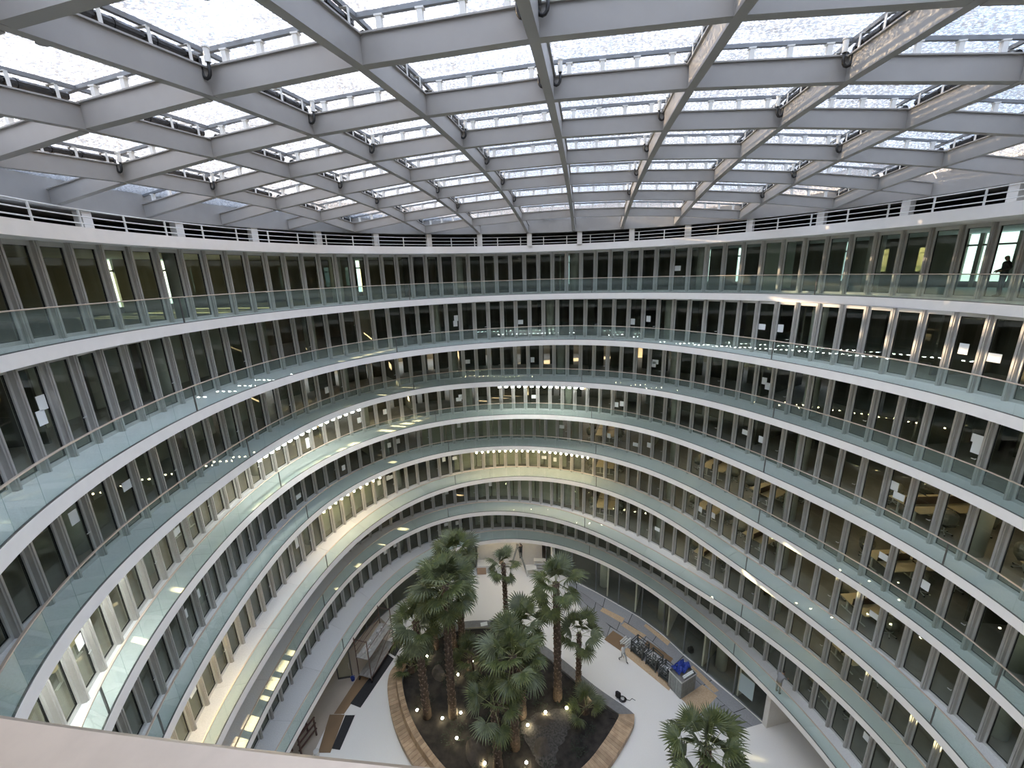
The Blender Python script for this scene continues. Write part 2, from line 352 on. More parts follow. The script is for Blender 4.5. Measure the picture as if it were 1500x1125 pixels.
# top office level: outer wall with open window strips
def outer_wall_top():
    def out(px):
        d = ray(px, 385); d = Vector((d.x, d.y)).normalized(); t = 5
        while True:
            p = d * t; th = math.atan2(p.y - CY, p.x - CX)
            if math.hypot(p.x - CX, p.y - CY) > Gr(7, th) + 9.9: return math.degrees(th)
            t += .05
    gaps = [sorted((out(a), out(b))) for a, b in ((58, 63), (91, 96), (146, 162), (184, 189), (229, 246), (330, 334), (520, 526), (612, 617), (830, 834), (915, 920), (1030, 1040), (1080, 1090), (1205, 1211), (1236, 1241), (1273, 1286), (1412, 1428), (1434, 1484), (1489, 1560))]
    z = Z(7); cuts = sorted((a % 360, b % 360) for a, b in gaps)
    root = empty('wall_back', (0, 0, 0)); tag(root, 'outer wall of the topmost offices with window strips to the sky', 'wall', kind='structure')
    full = []
    for i, (a, b) in enumerate(cuts):
        nxt = cuts[(i + 1) % len(cuts)][0]
        if nxt <= b: nxt += 360
        full.append((b, nxt))
    for a, b in full:
        n = max(2, int((b - a) / 2)); ths = [math.radians(a + (b - a) * i / n) for i in range(n + 1)]
        mb = MB(); ring(mb, lambda t: Gr(7, t) + 9.8, lambda t: Gr(7, t) + 10, z, z + FH - SLAB, ths, False); build('wall_panel', mb, 'backwall', root)
    for a, b in cuts:
        if b < a: b += 360
        ths = [math.radians(a + (b - a) * i / 3) for i in range(4)]
        mb = MB(); ring(mb, lambda t: Gr(7, t) + 9.85, lambda t: Gr(7, t) + 9.95, z, z + .35, ths, False); ring(mb, lambda t: Gr(7, t) + 9.85, lambda t: Gr(7, t) + 9.95, z + 2.4, z + 2.5, ths, False); build('window_transom', mb, 'raild', root)
        mb = MB(); ring(mb, lambda t: Gr(7, t) + 9.89, lambda t: Gr(7, t) + 9.91, z + .35, z + 2.4, ths, False); ring(mb, lambda t: Gr(7, t) + 9.89, lambda t: Gr(7, t) + 9.91, z + 2.5, z + FH - SLAB, ths, False); build('window_pane', mb, 'oglass', root)
outer_wall_top()
# balustrades
BP = MB(); BP.box(-.5, .5, -.01, .01, .04, 1.09); BPM = BP.mesh('glass_panel', 'bglass')
PM = MB(); PM.box(-.02, .02, -.02, .03, .0, 1.1); PMM = PM.mesh('post', 'raild')
for k in range(8):
    z = Z(k); S = lambda t, k=k: Sr(k, t) + .0
    th = along(S, 1.24); n = len(th)
    root = empty('balustrade', (CX, CY, z))
    tag(root, 'glass balustrade with steel handrail on the %s balcony below the roof gallery' % ORD[k] if k else 'green glass balustrade with steel handrail on the lowest balcony', 'balustrade')
    for i in range(n):
        a = Vector(XY(S(th[i]), th[i])); b = Vector(XY(S(th[(i + 1) % n]), th[(i + 1) % n])); d = b - a; mid = (a + b) / 2
        rz = math.atan2(-d.y, -d.x)
        link('glass_panel', BPM, root, T(mid.x - CX, mid.y - CY, 0, rz, (d.length - .012, 1, 1)))
        if i % 11 == 4: link('post', PMM, root, T(a.x - CX, a.y - CY, 0, rz))
    mb = MB(); fr = []
    for i in range(1080):
        t = 2 * math.pi * i / 1080; r = S(t); c, s_ = math.cos(t), math.sin(t)
        sec = [(-.05, 1.09), (-.042, 1.082), (.018, 1.082), (.026, 1.09), (.026, 1.112), (.018, 1.12), (-.042, 1.12), (-.05, 1.112)]
        fr.append([((r + u) * c, (r + u) * s_, v) for u, v in sec])
    mb.sweep(fr, True); build('handrail', mb, 'rail', root)
    mb = MB(); fr = []
    for i in range(360):
        t = 2 * math.pi * i / 360; r = S(t); c, s_ = math.cos(t), math.sin(t)
        fr.append([((r + u) * c, (r + u) * s_, v) for u, v in ((-.02, 0.03), (.025, 0.03), (.025, .06), (-.02, .06))])
    mb.sweep(fr, True); build('base_shoe', mb, 'raild', root)

# ------------------------------------------------------------------ roof gallery above the top offices
z8 = Z(8)
S8 = lambda t: Sr(8, t)
mb = MB(); ring(mb, lambda t: S8(t) + .03, lambda t: S8(t) + 14, z8 - SLAB, z8)
gf = build('floor', mb, 'soffit'); tag(gf, 'white slab of the roof gallery under the skylight', 'gallery floor', kind='structure')
mb = MB(); ring(mb, lambda t: S8(t) - .03, lambda t: S8(t) + .03, z8 - SLAB - .02, z8 + .06); build('fascia', mb, 'band', gf)
root = empty('gallery_railing', (CX, CY, z8)); tag(root, 'white tubular railing with three bars around the roof gallery', 'railing')
for hz in (.20, .42, .64):
    mb = MB(); fr = []
    for t in TH:
        r = S8(t) + .12; c, s_ = math.cos(t), math.sin(t)
        fr.append([((r + .022 * math.cos(q)) * c, (r + .022 * math.cos(q)) * s_, hz + .022 * math.sin(q)) for q in (0, 1.05, 2.1, 3.14, 4.19, 5.24)])
    mb.sweep(fr, True); build('rail_bar', mb, 'white', root)
pm = MB(); pm.box(-.03, .03, -.02, .02, 0, .65); pmm = pm.mesh('rail_post', 'white')
for t in along(lambda t: S8(t) + .12, 1.7): link('rail_post', pmm, root, T((S8(t) + .12) * math.cos(t), (S8(t) + .12) * math.sin(t), 0, t + math.pi / 2))

# ------------------------------------------------------------------ skylight: curved grid of box beams
U = 3.33; GXU, GYU, ROT = .5336 * U, 4.5501 * U, -.1811
RR = 5.0 * U
ca, sa = math.cos(ROT), math.sin(ROT)
def surf(x, y):
    X, Y = (x - GXU) / U, (y - GYU) / U
    return U * (1.2541 + .0025 * X + .0031 * Y - .0193 * X * X - .0184 * Y * Y - .0009 * X * Y)
def node(a, b):
    x = GXU + (a * ca - b * sa) * U; y = GYU + (a * sa + b * ca) * U
    return Vector((x, y, surf(x, y)))
BD, BWD, LIFT = .47, .20, .40          # beam depth, beam width, gap from beam to glass
mb = MB(); fr = []
for i in range(180):
    t = 2 * math.pi * i / 180; c, s_ = math.cos(t), math.sin(t); zz = surf(GXU + RR * c, GYU + RR * s_)
    fr.append([(GXU + q * c, GYU + q * s_, v) for q, v in ((RR, zz - .03), (RR + .3, zz - .03), (RR + .3, zz + 1.3), (RR, zz + 1.3))])
mb.sweep(fr, True)
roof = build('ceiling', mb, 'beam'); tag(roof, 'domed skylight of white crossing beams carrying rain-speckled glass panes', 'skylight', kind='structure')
mb = MB(); fr = []
for i in range(180):
    t = 2 * math.pi * i / 180; c, s_ = math.cos(t), math.sin(t); zz = surf(GXU + RR * c, GYU + RR * s_)
    fr.append([(GXU + q * c, GYU + q * s_, v) for q, v in ((RR + .3, zz + .1), (RR + 12, zz + .1), (RR + 12, zz + .4), (RR + .3, zz + .4))])
mb.sweep(fr, True); build('gallery_soffit', mb, 'ceil', roof)  # soffit coloured dark for the shadow beyond the ring
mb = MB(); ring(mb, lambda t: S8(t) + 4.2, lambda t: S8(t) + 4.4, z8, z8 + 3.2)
o = build('wall_back', mb, 'void'); tag(o, 'recess wall coloured black for shade behind the roof gallery railing', 'wall', kind='structure')
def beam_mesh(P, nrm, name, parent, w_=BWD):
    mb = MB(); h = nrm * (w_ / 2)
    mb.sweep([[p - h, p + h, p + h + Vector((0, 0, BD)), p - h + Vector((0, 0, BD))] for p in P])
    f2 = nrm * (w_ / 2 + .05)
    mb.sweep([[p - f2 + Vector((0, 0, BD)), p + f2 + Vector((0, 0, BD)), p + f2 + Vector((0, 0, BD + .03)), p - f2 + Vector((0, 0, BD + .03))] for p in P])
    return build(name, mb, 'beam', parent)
DA = Vector((-sa, ca, 0)); DB = Vector((ca, sa, 0))       # along the main beams / along the cross beams
stand = []
def lim(c_):
    v = 5.0 ** 2 - c_ * c_
    return math.sqrt(v) if v > 0 else 0
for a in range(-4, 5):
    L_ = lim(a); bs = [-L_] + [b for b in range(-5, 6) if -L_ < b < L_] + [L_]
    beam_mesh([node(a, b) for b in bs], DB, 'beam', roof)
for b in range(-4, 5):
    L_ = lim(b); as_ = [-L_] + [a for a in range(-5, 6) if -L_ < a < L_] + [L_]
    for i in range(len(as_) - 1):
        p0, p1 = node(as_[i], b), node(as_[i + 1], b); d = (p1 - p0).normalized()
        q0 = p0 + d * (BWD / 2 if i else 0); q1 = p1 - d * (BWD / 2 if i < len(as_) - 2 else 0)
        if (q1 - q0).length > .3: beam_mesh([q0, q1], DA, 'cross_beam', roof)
UP = Vector((0, 0, BD + LIFT))
for a in range(-6, 6):
    for b in range(-6, 6):
        cs = [(a, b), (a + 1, b), (a + 1, b + 1), (a, b + 1)]
        if min(math.hypot(*c_) for c_ in cs) > 5.05: continue
        P = [node(*c_) + UP for c_ in cs]; ctr = sum(P, Vector()) / 4
        P = [p + (ctr - p).normalized() * .03 for p in P]
        mb = MB(); mb.hexa([p for p in P] + [p + Vector((0, 0, .03)) for p in P]); build('glass_pane', mb, 'roofglass', roof)
        if math.hypot(a + .5, b + .5) < 4.6:
            mb = MB(); mb.tube([ctr + Vector((0, 0, -.02)), ctr + Vector((0, 0, -.10))], .03, 8); mb.tube([ctr + Vector((0, 0, -.10)), ctr + Vector((0, 0, -.15))], .09, 12); build('sensor', mb, 'sensor', roof)
def edge_parts(c0, c1, dirn, nrm, main):
    p0, p1 = node(*c0), node(*c1); v = p1 - p0
    mb = MB(); h = nrm * .04
    mb.sweep([[p - h, p + h, p + h + Vector((0, 0, .08)), p - h + Vector((0, 0, .08))] for p in (p0 + UP - Vector((0, 0, .09)), p1 + UP - Vector((0, 0, .09)))])
    build('glazing_bar', mb, 'bar', roof)
    for q in (.14, .38, .62, .86):
        stand.append((p0 + v * q + Vector((0, 0, BD + .03)), nrm, dirn, main))
    if main:
        q0, q1 = p0 + v * .07 + Vector((0, 0, BD + .15)), p0 + v * .93 + Vector((0, 0, BD + .15))
        mb = MB(); mb.tube([q0, q1], .085, 10)
        for q in (.2, .45, .7): mb.tube([q0.lerp(q1, q), q0.lerp(q1, q + .018)], .098, 10)
        build('roller_tube', mb, 'tube', roof, smooth=False)
for a in range(-5, 6):
    for b in range(-5, 5):
        m_ = (node(a, b) + node(a, b + 1)) / 2
        if math.hypot(a, b) < 5.05 and math.hypot(a, b + 1) < 5.05: edge_parts((a, b), (a, b + 1), DA, DB, True)
        if math.hypot(b, a) < 5.05 and math.hypot(b + 1, a) < 5.05: edge_parts((b, a), (b + 1, a), DB, DA, False)
stand.sort(key=lambda s_: s_[0].length)
sb = MB(); sb.box(-.05, .05, -.05, .05, 0, LIFT - .12); sb.box(-.08, .08, -.06, .06, LIFT - .15, LIFT - .12); sb.box(-.08, .08, -.06, .06, 0, .02); sbm = sb.mesh('stand_off', 'white')
hb = MB(); hb.box(-.03, .03, -.115, -.10, 0, LIFT - .12); hb.box(-.03, .03, .10, .115, 0, LIFT - .12); hb.box(-.03, .03, -.115, .115, LIFT - .14, LIFT - .12); hbm = hb.mesh('hoop', 'white')
rest = MB(); ns = {True: 0, False: 0}
for p, nrm, dirn, main in stand:
    ns[main] += 1
    M_ = Matrix.Translation(p) @ Matrix.Rotation(math.atan2(dirn.y, dirn.x), 4, 'Z')
    if ns[main] <= 290: link('hoop' if main else 'stand_off', hbm if main else sbm, roof, M_)
    else: rest.box(-.05, .05, -.05, .05, 0, LIFT - .12, M_)
if rest.v: tag(build('far_stand_offs', rest, 'white', roof), 'far row of short white stand-offs', kind='stuff')
# cable loops at the nodes
loops = [(-2, -2, 1), (-2, -1, 1), (-2, 0, 1), (-4, -1, 1), (-4, 0, 1), (0, -2, 1), (0, -2, -1), (0, -1, 1), (0, -1, -1), (0, -3, 1), (0, -3, -1), (-1, 0, 1), (-1, 1, 1), (-1, 2, 1), (-1, 3, 1),
         (1, 0, -1), (1, 1, -1), (1, 2, -1), (1, 3, -1), (2, -1, -1), (2, 0, -1), (3, 1, -1), (3, 2, -1), (3, 3, -1), (-3, 1, 1), (-3, 2, 1), (-2, 2, 1), (-2, 3, 1), (2, -2, -1)]
for a, b, sd_ in loops:
    p = node(a, b) + DB * (.26 * sd_) - DA * .24 + Vector((0, 0, BD + .02))
    mb = MB(); mb.tube([p + Vector((0, 0, .02)), p + Vector((0, 0, .27))], .055, 10); mb.tube([p + Vector((0, 0, .26)), p + Vector((0, 0, .29))], .07, 10); build('junction_tube', mb, 'white', roof)
    q = p - DB * (.18 * sd_)
    pts = [p + Vector((0, 0, .02))] + [p.lerp(q, .5 - .5 * math.cos(u)) + Vector((0, 0, -.12 - .13 * math.sin(u))) for u in [math.pi * i / 6 for i in range(7)]] + [q + Vector((0, 0, .1)), q - DB * .12 * sd_ + Vector((0, 0, .17))]
    mb = MB(); mb.tube(pts, .032, 8); build('cable_loop', mb, 'rubber', roof, smooth=True)
# gallery columns carry the ring
for i in range(29):
    t = 2 * math.pi * (i + .3) / 29; x, y = GXU + (RR + .25) * math.cos(t), GYU + (RR + .25) * math.sin(t)
    if math.hypot(x, y) < 2.5: continue
    zt = surf(GXU + RR * math.cos(t), GYU + RR * math.sin(t)) - .03
    mb = MB(); mb.box(-.17, .17, -.17, .17, 0, zt - z8); mb.box(-.2, .2, -.2, .2, 0, .03)
    tag(build('gallery_column', mb, 'galcol', M=T(x, y, z8, t)), 'short white square column standing behind the roof gallery railing', 'column', 'gallery columns under the skylight ring', 'structure')

# ------------------------------------------------------------------ inside the offices: columns, partitions
COLM = MB(); COLM.tube([(0, 0, 0), (0, 0, FH - SLAB)], .36, 20); colm = COLM.mesh('column', 'column', True)
for k in range(8):
    n = len(BAYS[k])
    for i in range(4, n, 8):
        mid, rz, th = BAYS[k][i]
        if -150 < math.degrees(th) < -35: continue
        r = Gr(k, th) + .95; x, y = XY(r, th)
        tag(link('column', colm, None, T(x, y, Z(k), th)), 'round grey concrete column standing inside the office windows behind the %s balcony' % ORD[k], 'column', 'columns inside the offices, %s balcony' % ORD[k], 'structure')
# where the desks stand (worked out first so that walls keep clear of them)
desks = [(884, 636), (953, 656), (1036, 685), (1113, 722), (1267, 801), (1427, 890), (1310, 700), (1453, 793), (290, 755), (383, 686), (130, 890), (884, 691), (953, 717), (1028, 741), (1110, 795), (1232, 871), (1262, 889), (1365, 972), (1408, 995),
         (884, 736), (948, 764), (1025, 802), (1099, 858), (1216, 942), (1094, 918), (1185, 1005), (1229, 948)]
DESKS = []
for px, py in desks:
    q = pick(px, py)
    if not q: continue
    k, th, _ = q
    for i in range(4, len(BAYS[k]), 8):
        d_ = math.atan2(math.sin(th - BAYS[k][i][2]), math.cos(th - BAYS[k][i][2])) * 17.5
        if abs(d_) < 2.15: th += (math.copysign(2.15, d_) - d_) / 17.5
    if any(k == k2 and abs(th - t2) * 17 < 3.9 for k2, t2 in DESKS): continue
    DESKS.append((k, th))
def near_desk(k, th, m=2.9): return any(k == k2 and abs(math.atan2(math.sin(th - t2), math.cos(th - t2))) * 18 < m for k2, t2 in DESKS)
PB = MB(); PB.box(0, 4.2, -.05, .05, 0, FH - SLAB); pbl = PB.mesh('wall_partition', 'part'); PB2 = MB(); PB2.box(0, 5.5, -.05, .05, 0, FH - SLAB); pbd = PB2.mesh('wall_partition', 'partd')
TP = MB(); TP.box(-1.12, 1.12, -.05, .05, 0, FH - SLAB); tpl = TP.mesh('wall_partition', 'part'); tpd = TP.mesh('wall_partition', 'partd')
rnd = random.Random(3)
for k in range(8):
    n = len(BAYS[k]); i = 0
    while i < n:
        mid, rz, th = BAYS[k][i]; deg = math.degrees(th)
        if not (-150 < deg < -35) and not near_desk(k, th) and not (k == 7 and (deg < 20 or deg > 145)):
            x, y = XY(Gr(k, th) + 1.6, th); pale = rnd.random() < .35
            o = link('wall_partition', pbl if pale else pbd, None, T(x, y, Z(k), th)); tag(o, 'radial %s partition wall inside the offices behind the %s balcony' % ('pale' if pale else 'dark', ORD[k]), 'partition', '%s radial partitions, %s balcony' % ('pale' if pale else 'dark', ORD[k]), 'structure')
        i += rnd.choice((5, 7, 9, 11))
def back_panels(k, d0, d1, depth, pale, what):
    for mid, rz, th in BAYS[k][::2]:
        d = math.degrees(th); d = d + 360 if d < d0 else d
        if d0 < d < d1 and not (depth < 5 and near_desk(k, th, 3.2)):
            x, y = XY(Gr(k, th) + depth, th)
            o = link('wall_partition', tpl if pale else tpd, None, T(x, y, Z(k), rz)); tag(o, what + ' behind the %s balcony' % ORD[k], 'partition', what + ', %s balcony' % ORD[k], 'structure')
back_panels(3, 82, 118, .7, True, 'pale grey-green panel close behind the office glass')
back_panels(2, 78, 112, .7, True, 'pale grey-green panel close behind the office glass')
back_panels(1, 74, 110, .8, True, 'pale grey-green panel close behind the office glass')
back_panels(0, 80, 108, .8, True, 'pale grey-green panel close behind the office glass')
back_panels(2, 128, 150, .7, True, 'pale grey-green panel close behind the office glass')
for k, a, b in ((7, 60, 72), (7, 95, 125), (6, 30, 140), (6, -20, 20), (5, 30, 150), (5, -20, 20), (4, 10, 130), (2, 112, 128), (1, 112, 170), (0, 110, 175), (3, 120, 150)):
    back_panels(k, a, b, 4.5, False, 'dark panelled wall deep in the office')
for k, a, b in ((6, 155, 212), (5, 160, 215), (4, 170, 215), (3, 178, 215)):
    back_panels(k, a, b, 3.2 if k > 4 else 5.2, True, 'pale wall set back in the office')

# ------------------------------------------------------------------ rows of soffit lamps
LM = MB(); n = 12
for zz in (0,): pass
LM.add([(.135 * math.cos(2 * math.pi * i / n), .075 * math.sin(2 * math.pi * i / n), -.05) for i in range(n)] + [(.11 * math.cos(2 * math.pi * i / n), .06 * math.sin(2 * math.pi * i / n), -.15) for i in range(n)],
       [tuple(range(n - 1, -1, -1))[::-1], tuple(range(2 * n - 1, n - 1, -1))] + [(i, n + i, n + (i + 1) % n, (i + 1) % n) for i in range(n)])
ledm = LM.mesh('lens', 'led')
hm = MB(); hm.box(-.02, .02, -.02, .02, -.05, .03); hm.box(-.18, .18, -.09, .09, -.05, -.045); hmm = hm.mesh('housing', 'housing')
gb = MB(); P_ = []
for j in range(1, 6):
    a = math.pi * j / 6; P_.append((0, 0, -.20 + .085 * math.cos(a)))
gb.tube(P_, [.085 * math.sin(math.pi * j / 6) for j in range(1, 6)], 10); gbm = gb.mesh('bulb', 'bulb', True)
cm = MB(); cm.tube([(0, 0, 0), (0, 0, -.13)], .03, 8); cmm = cm.mesh('holder', 'housing')
def lamp_row(k, a0, a1, off, warm, label, group, step=.62):
    ths = [math.radians(a) for a in (a0, a1)]; L_ = abs(ths[1] - ths[0]) * Sr(k, sum(ths) / 2); n = max(2, int(L_ / step))
    for i in range(n + 1):
        t = ths[0] + (ths[1] - ths[0]) * i / n; x, y = XY(Sr(k, t) + off, t)
        o = empty('soffit_lamp', (x, y, Z(k) - SLAB + .02 - (0 if warm else .03)), t + math.pi / 2); tag(o, label, 'lamp', group)
        if warm: link('bulb', gbm, o); link('holder', cmm, o)
        else: link('lens', ledm, o); link('housing', hmm, o)
def th_of(px, py, z):
    p = on_ground(px, py, z); return math.degrees(math.atan2(p.y - CY, p.x - CX))
zl = Z(5) - SLAB - .03
lamp_row(5, th_of(378, 672, zl), th_of(532, 601, zl), .13, False, 'oval cool white lamp in the longer row under the third balcony, over bench desks', 'cool white lamps under the third balcony, row near the desks', .5)
lamp_row(5, th_of(732, 566, zl), th_of(853, 566, zl), .13, False, 'oval cool white lamp in the shorter row under the third balcony', 'cool white lamps under the third balcony, row at the head of the oval', .5)
zl = Z(3) - SLAB - .2
lamp_row(3, th_of(696, 660, zl), th_of(861, 671, zl), .2, True, 'round warm bulb in the row over the pale panels under the fifth balcony', 'warm bulbs under the fifth balcony, row over the pale panels', .5)
lamp_row(3, th_of(474, 750, zl), th_of(556, 700, zl), .2, True, 'round warm bulb in the short row under the fifth balcony', 'warm bulbs under the fifth balcony, short row', .55)
lamp_row(5, -100, -60, .28, False, 'oval cool white lamp under the third balcony on the handrail side of the atrium', 'cool white lamps under the third balcony, handrail side')
lamp_row(5, -160, -135, .28, False, 'oval cool white lamp under the third balcony on the handrail side of the atrium', 'cool white lamps under the third balcony, handrail side')
lamp_row(3, -110, -70, .2, True, 'round warm bulb under the fifth balcony on the handrail side of the atrium', 'warm bulbs under the fifth balcony, handrail side', .7)
lamp_row(3, -175, -150, .2, True, 'round warm bulb under the fifth balcony on the handrail side of the atrium', 'warm bulbs under the fifth balcony, handrail side', .7)

# ------------------------------------------------------------------ paper notices on the office glass
notes = [(992, 393), (668, 466), (667, 474), (756, 472), (925, 471), (950, 467), (1109, 478), (1135, 480), (1412, 511), (1456, 524), (60, 590), (60, 612), (680, 530), (780, 527), (953, 533), (960, 530), (1120, 558), (1126, 566),
         (1442, 646), (1440, 660), (483, 570), (188, 709), (107, 758), (677, 581), (672, 585), (564, 603), (531, 614), (786, 581), (899, 592), (916, 592), (1097, 635), (1121, 646), (1311, 712), (1317, 727), (453, 644), (453, 651), (258, 779), (121, 933),
         (672, 623), (823, 625), (570, 652), (583, 646), (931, 651), (951, 652), (892, 638), (1299, 818), (1346, 851), (503, 685), (437, 727), (289, 871), (269, 903), (797, 670), (813, 673), (650, 673), (666, 671), (555, 707), (568, 700), (572, 699),
         (1023, 744), (1045, 755), (1286, 905), (436, 790), (436, 797), (282, 1013), (654, 721), (718, 709), (963, 775), (566, 807), (582, 796), (657, 767), (673, 765), (455, 917), (471, 901), (1275, 1086)]
pp = MB(); pp.box(-.16, .16, -.004, .004, -.22, .22); ppm = pp.mesh('paper_notice', 'paper'); pl = MB(); pl.box(-.24, .24, -.004, .004, -.17, .17); plm = pl.mesh('paper_notice', 'paper')
for i, (px, py) in enumerate(notes):
    q = pick(px, py)
    if not q: continue
    k, th, zz = q
    mid, rz, bt = min(BAYS[k], key=lambda b: abs(math.atan2(math.sin(b[2] - th), math.cos(b[2] - th))))
    d = ray(px, py); n_ = Vector((math.sin(rz), -math.cos(rz), 0)); t = (Vector((mid.x, mid.y, 0)) - Vector((0, 0, 0))).dot(n_) / d.dot(n_); p = d * t
    ex = Vector((math.cos(rz), math.sin(rz))); u = max(-.22, min(.22, (Vector((p.x, p.y)) - mid).dot(ex)))
    zz = max(Z(k) + .45, min(Z(k) + FH - SLAB - .5, p.z))
    pos = mid + ex * u
    big = i % 3 == 0
    out = Vector((n_.x, n_.y)) * .022
    tag(link('paper_notice', plm if big else ppm, None, T(pos.x + out.x, pos.y + out.y, zz, rz)), 'white %s paper notice taped to the office glass behind the %s balcony' % ('landscape' if big else 'portrait', ORD[k]), 'paper', 'paper notices on the glass, %s balcony, %s' % (ORD[k], 'landscape' if big else 'portrait'))

# ------------------------------------------------------------------ desks and wrapped chairs in the offices
def make_desk():
    r = empty('bench_desk')
    tp = MB(); tp.box(0, 1.7, .03, .83, .71, .74); tm = tp.mesh('desk_top', 'desk')
    link('desk_top', tm, r); link('desk_top', tm, r, T(0, -.86, 0))
    dv = MB(); dv.box(.02, 1.68, -.02, .02, .60, 1.12); build('divider_screen', dv, 'divider', r)
    lg = MB(); lg.box(-.04, .04, -.03, .03, .03, .71); lg.box(-.035, .035, -.34, .34, 0, .03); lm = lg.mesh('leg', 'white')
    for x in (.18, 1.5):
        for y in (-.43, .43): link('leg', lm, r, T(x, y, 0))
    b = MB(); b.box(.18, 1.5, -.45, -.41, .66, .71); b.box(.18, 1.5, .41, .45, .66, .71); build('cross_bar', b, 'white', r)
    return r
def make_chair():
    r = empty('office_chair')
    s = MB(); s.box(-.24, .24, -.24, .24, .45, .52); s.box(-.22, .22, -.22, .22, .52, .54); build('seat', s, 'chair', r)
    b = MB(); fr = []
    for i in range(6):
        z = .60 + .09 * i; c = .24 + .03 * math.sin(i * .6); w_ = .22 - .02 * abs(i - 2.5) / 2.5
        fr.append([(-c - .02, -w_, z), (-c + .03, -w_ * .8, z), (-c + .03, w_ * .8, z), (-c - .02, w_, z)])
    b.sweep(fr); b.box(-.26, -.22, -.03, .03, .46, .64); build('backrest', b, 'chair', r)
    st = MB(); st.tube([(0, 0, .10), (0, 0, .45)], .028, 8); build('gas_column', st, 'alu', r)
    ba = MB()
    for i in range(5):
        a = 2 * math.pi * i / 5; ba.tube([(0, 0, .12), (.30 * math.cos(a), .30 * math.sin(a), .07)], .022, 6)
    sb_ = build('star_base', ba, 'alu', r)
    ca_ = MB(); ca_.tube([(0, -.02, .035), (0, .02, .035)], .035, 8); cmesh = ca_.mesh('castor', 'chair')
    for i in range(5):
        a = 2 * math.pi * i / 5; link('castor', cmesh, sb_, T(.30 * math.cos(a), .30 * math.sin(a), 0, a))
    bm = bmesh.new(); bmesh.ops.create_icosphere(bm, subdivisions=3, radius=1); rg = random.Random(5)
    for v in bm.verts:
        f = 1 + .10 * math.sin(7 * v.co.x + 3 * v.co.z) * math.cos(5 * v.co.y) + rg.uniform(-.03, .03)
        v.co = Vector((v.co.x * .36 * f - .04, v.co.y * .36 * f, .80 + v.co.z * .40 * f))
    me = bpy.data.meshes.new('plastic_cover'); bm.to_mesh(me); bm.free(); me.materials.append(MT['plastic']); link('plastic_cover', me, r)
    return r
DK, CH = make_desk(), make_chair()
dlm = MB(); dlm.tube([(0, 0, 0), (0, 0, -.02)], .10, 12); dlmesh = dlm.mesh('lens', 'bulb'); dlr = MB(); dlr.tube([(0, 0, .02), (0, 0, -.012)], .13, 14); dlrm = dlr.mesh('trim_ring', 'housing')
def downlight(x, y, z, label, group):
    o = empty('downlight', (x, y, z)); tag(o, label, 'downlight', group); link('lens', dlmesh, o); link('trim_ring', dlrm, o)
for k, th in DESKS:
    if k in (1, 2, 3, 4):  # real on the lower two floors, added on the upper two for brightness
        for dep in (.9, 2.9):
            x, y = XY(Gr(k, th) + dep, th + .06); downlight(x, y, Z(k) + FH - SLAB - .02, 'small warm ceiling downlight over the desks behind the %s balcony' % ORD[k], 'office downlights, %s balcony' % ORD[k])
for x in (-2.6, -.6, 1.4): downlight(x, 36.9, Z(0) - SLAB - .02, 'small warm downlight washing the white wall behind the ladder', 'downlights at the white wall')
first = [True, True]
for k, th in DESKS:
    for dep in (.75, 2.6):
        x, y = XY(Gr(k, th) + dep, th)
        if dep > 1: th2 = th
        d = DK if first[0] else copy_tree(DK); first[0] = False
        d.location = (x, y, Z(k)); d.rotation_euler = (0, 0, th)
        w_ = 'nearest the window' if dep < 1 else 'second row from the window'
        tag(d, 'maple bench desk with brown screen, %s, behind the %s balcony' % (w_, ORD[k]), 'desk', 'bench desks %s, %s balcony' % (w_, ORD[k]))
        for sg in (-1, 1):
            c = CH if first[1] else copy_tree(CH); first[1] = False
            cx = .8 + rnd.uniform(-.25, .25); cy = sg * (1.25 + rnd.uniform(0, .2))
            p = Vector((x, y)) + Vector((cx * math.cos(th) - cy * math.sin(th), cx * math.sin(th) + cy * math.cos(th)))
            c.location = (p.x, p.y, Z(k)); c.rotation_euler = (0, 0, th - sg * math.pi / 2 + rnd.uniform(-.5, .5))
            tag(c, 'plastic-wrapped office chair at the desk %s, behind the %s balcony' % (w_, ORD[k]), 'chair', 'wrapped office chairs %s, %s balcony' % (w_, ORD[k]))

# ------------------------------------------------------------------ ground floor shell
def lerp_tab(tab, deg):
    deg = (deg + 180) % 360 - 180
    for (a, ra), (b, rb) in zip(tab, tab[1:]):
        if a <= deg <= b: return ra + (rb - ra) * (deg - a) / (b - a)
    return tab[-1][1]
GW = [(-180, 17.6), (-150, 17.6), (-120, 18.5), (-70, 18.8), (-65, 25), (10, 25), (11.5, 25), (12, 15.1), (25, 14.3), (37, 14.3), (51, 15.2), (63, 15.9), (76, 17.3), (88, 19.8), (98, 20.2), (107, 20.6), (125, 20.6), (143, 19.6), (156, 18.6), (166, 18.0), (180, 17.6)]
mb = MB(); mb.poly([XY(32, t) for t in TH], ZG - .3, ZG)
gfl = build('floor', mb, 'terrazzo'); tag(gfl, 'white polished terrazzo floor of the atrium around the palm bed', 'floor', kind='structure')
zt = Z(0) - SLAB
def wall_strip(d0, d1, r_in, r_out, z0, z1):
    n = max(2, int(abs(d1 - d0) / 1.5)); ths = [math.radians(d0 + (d1 - d0) * i / n) for i in range(n + 1)]
    m = MB(); ring(m, lambda t: r_in(math.degrees(t)), lambda t: r_out(math.degrees(t)), z0, z1, ths, False); return m
gw = lambda d: lerp_tab(GW, d)
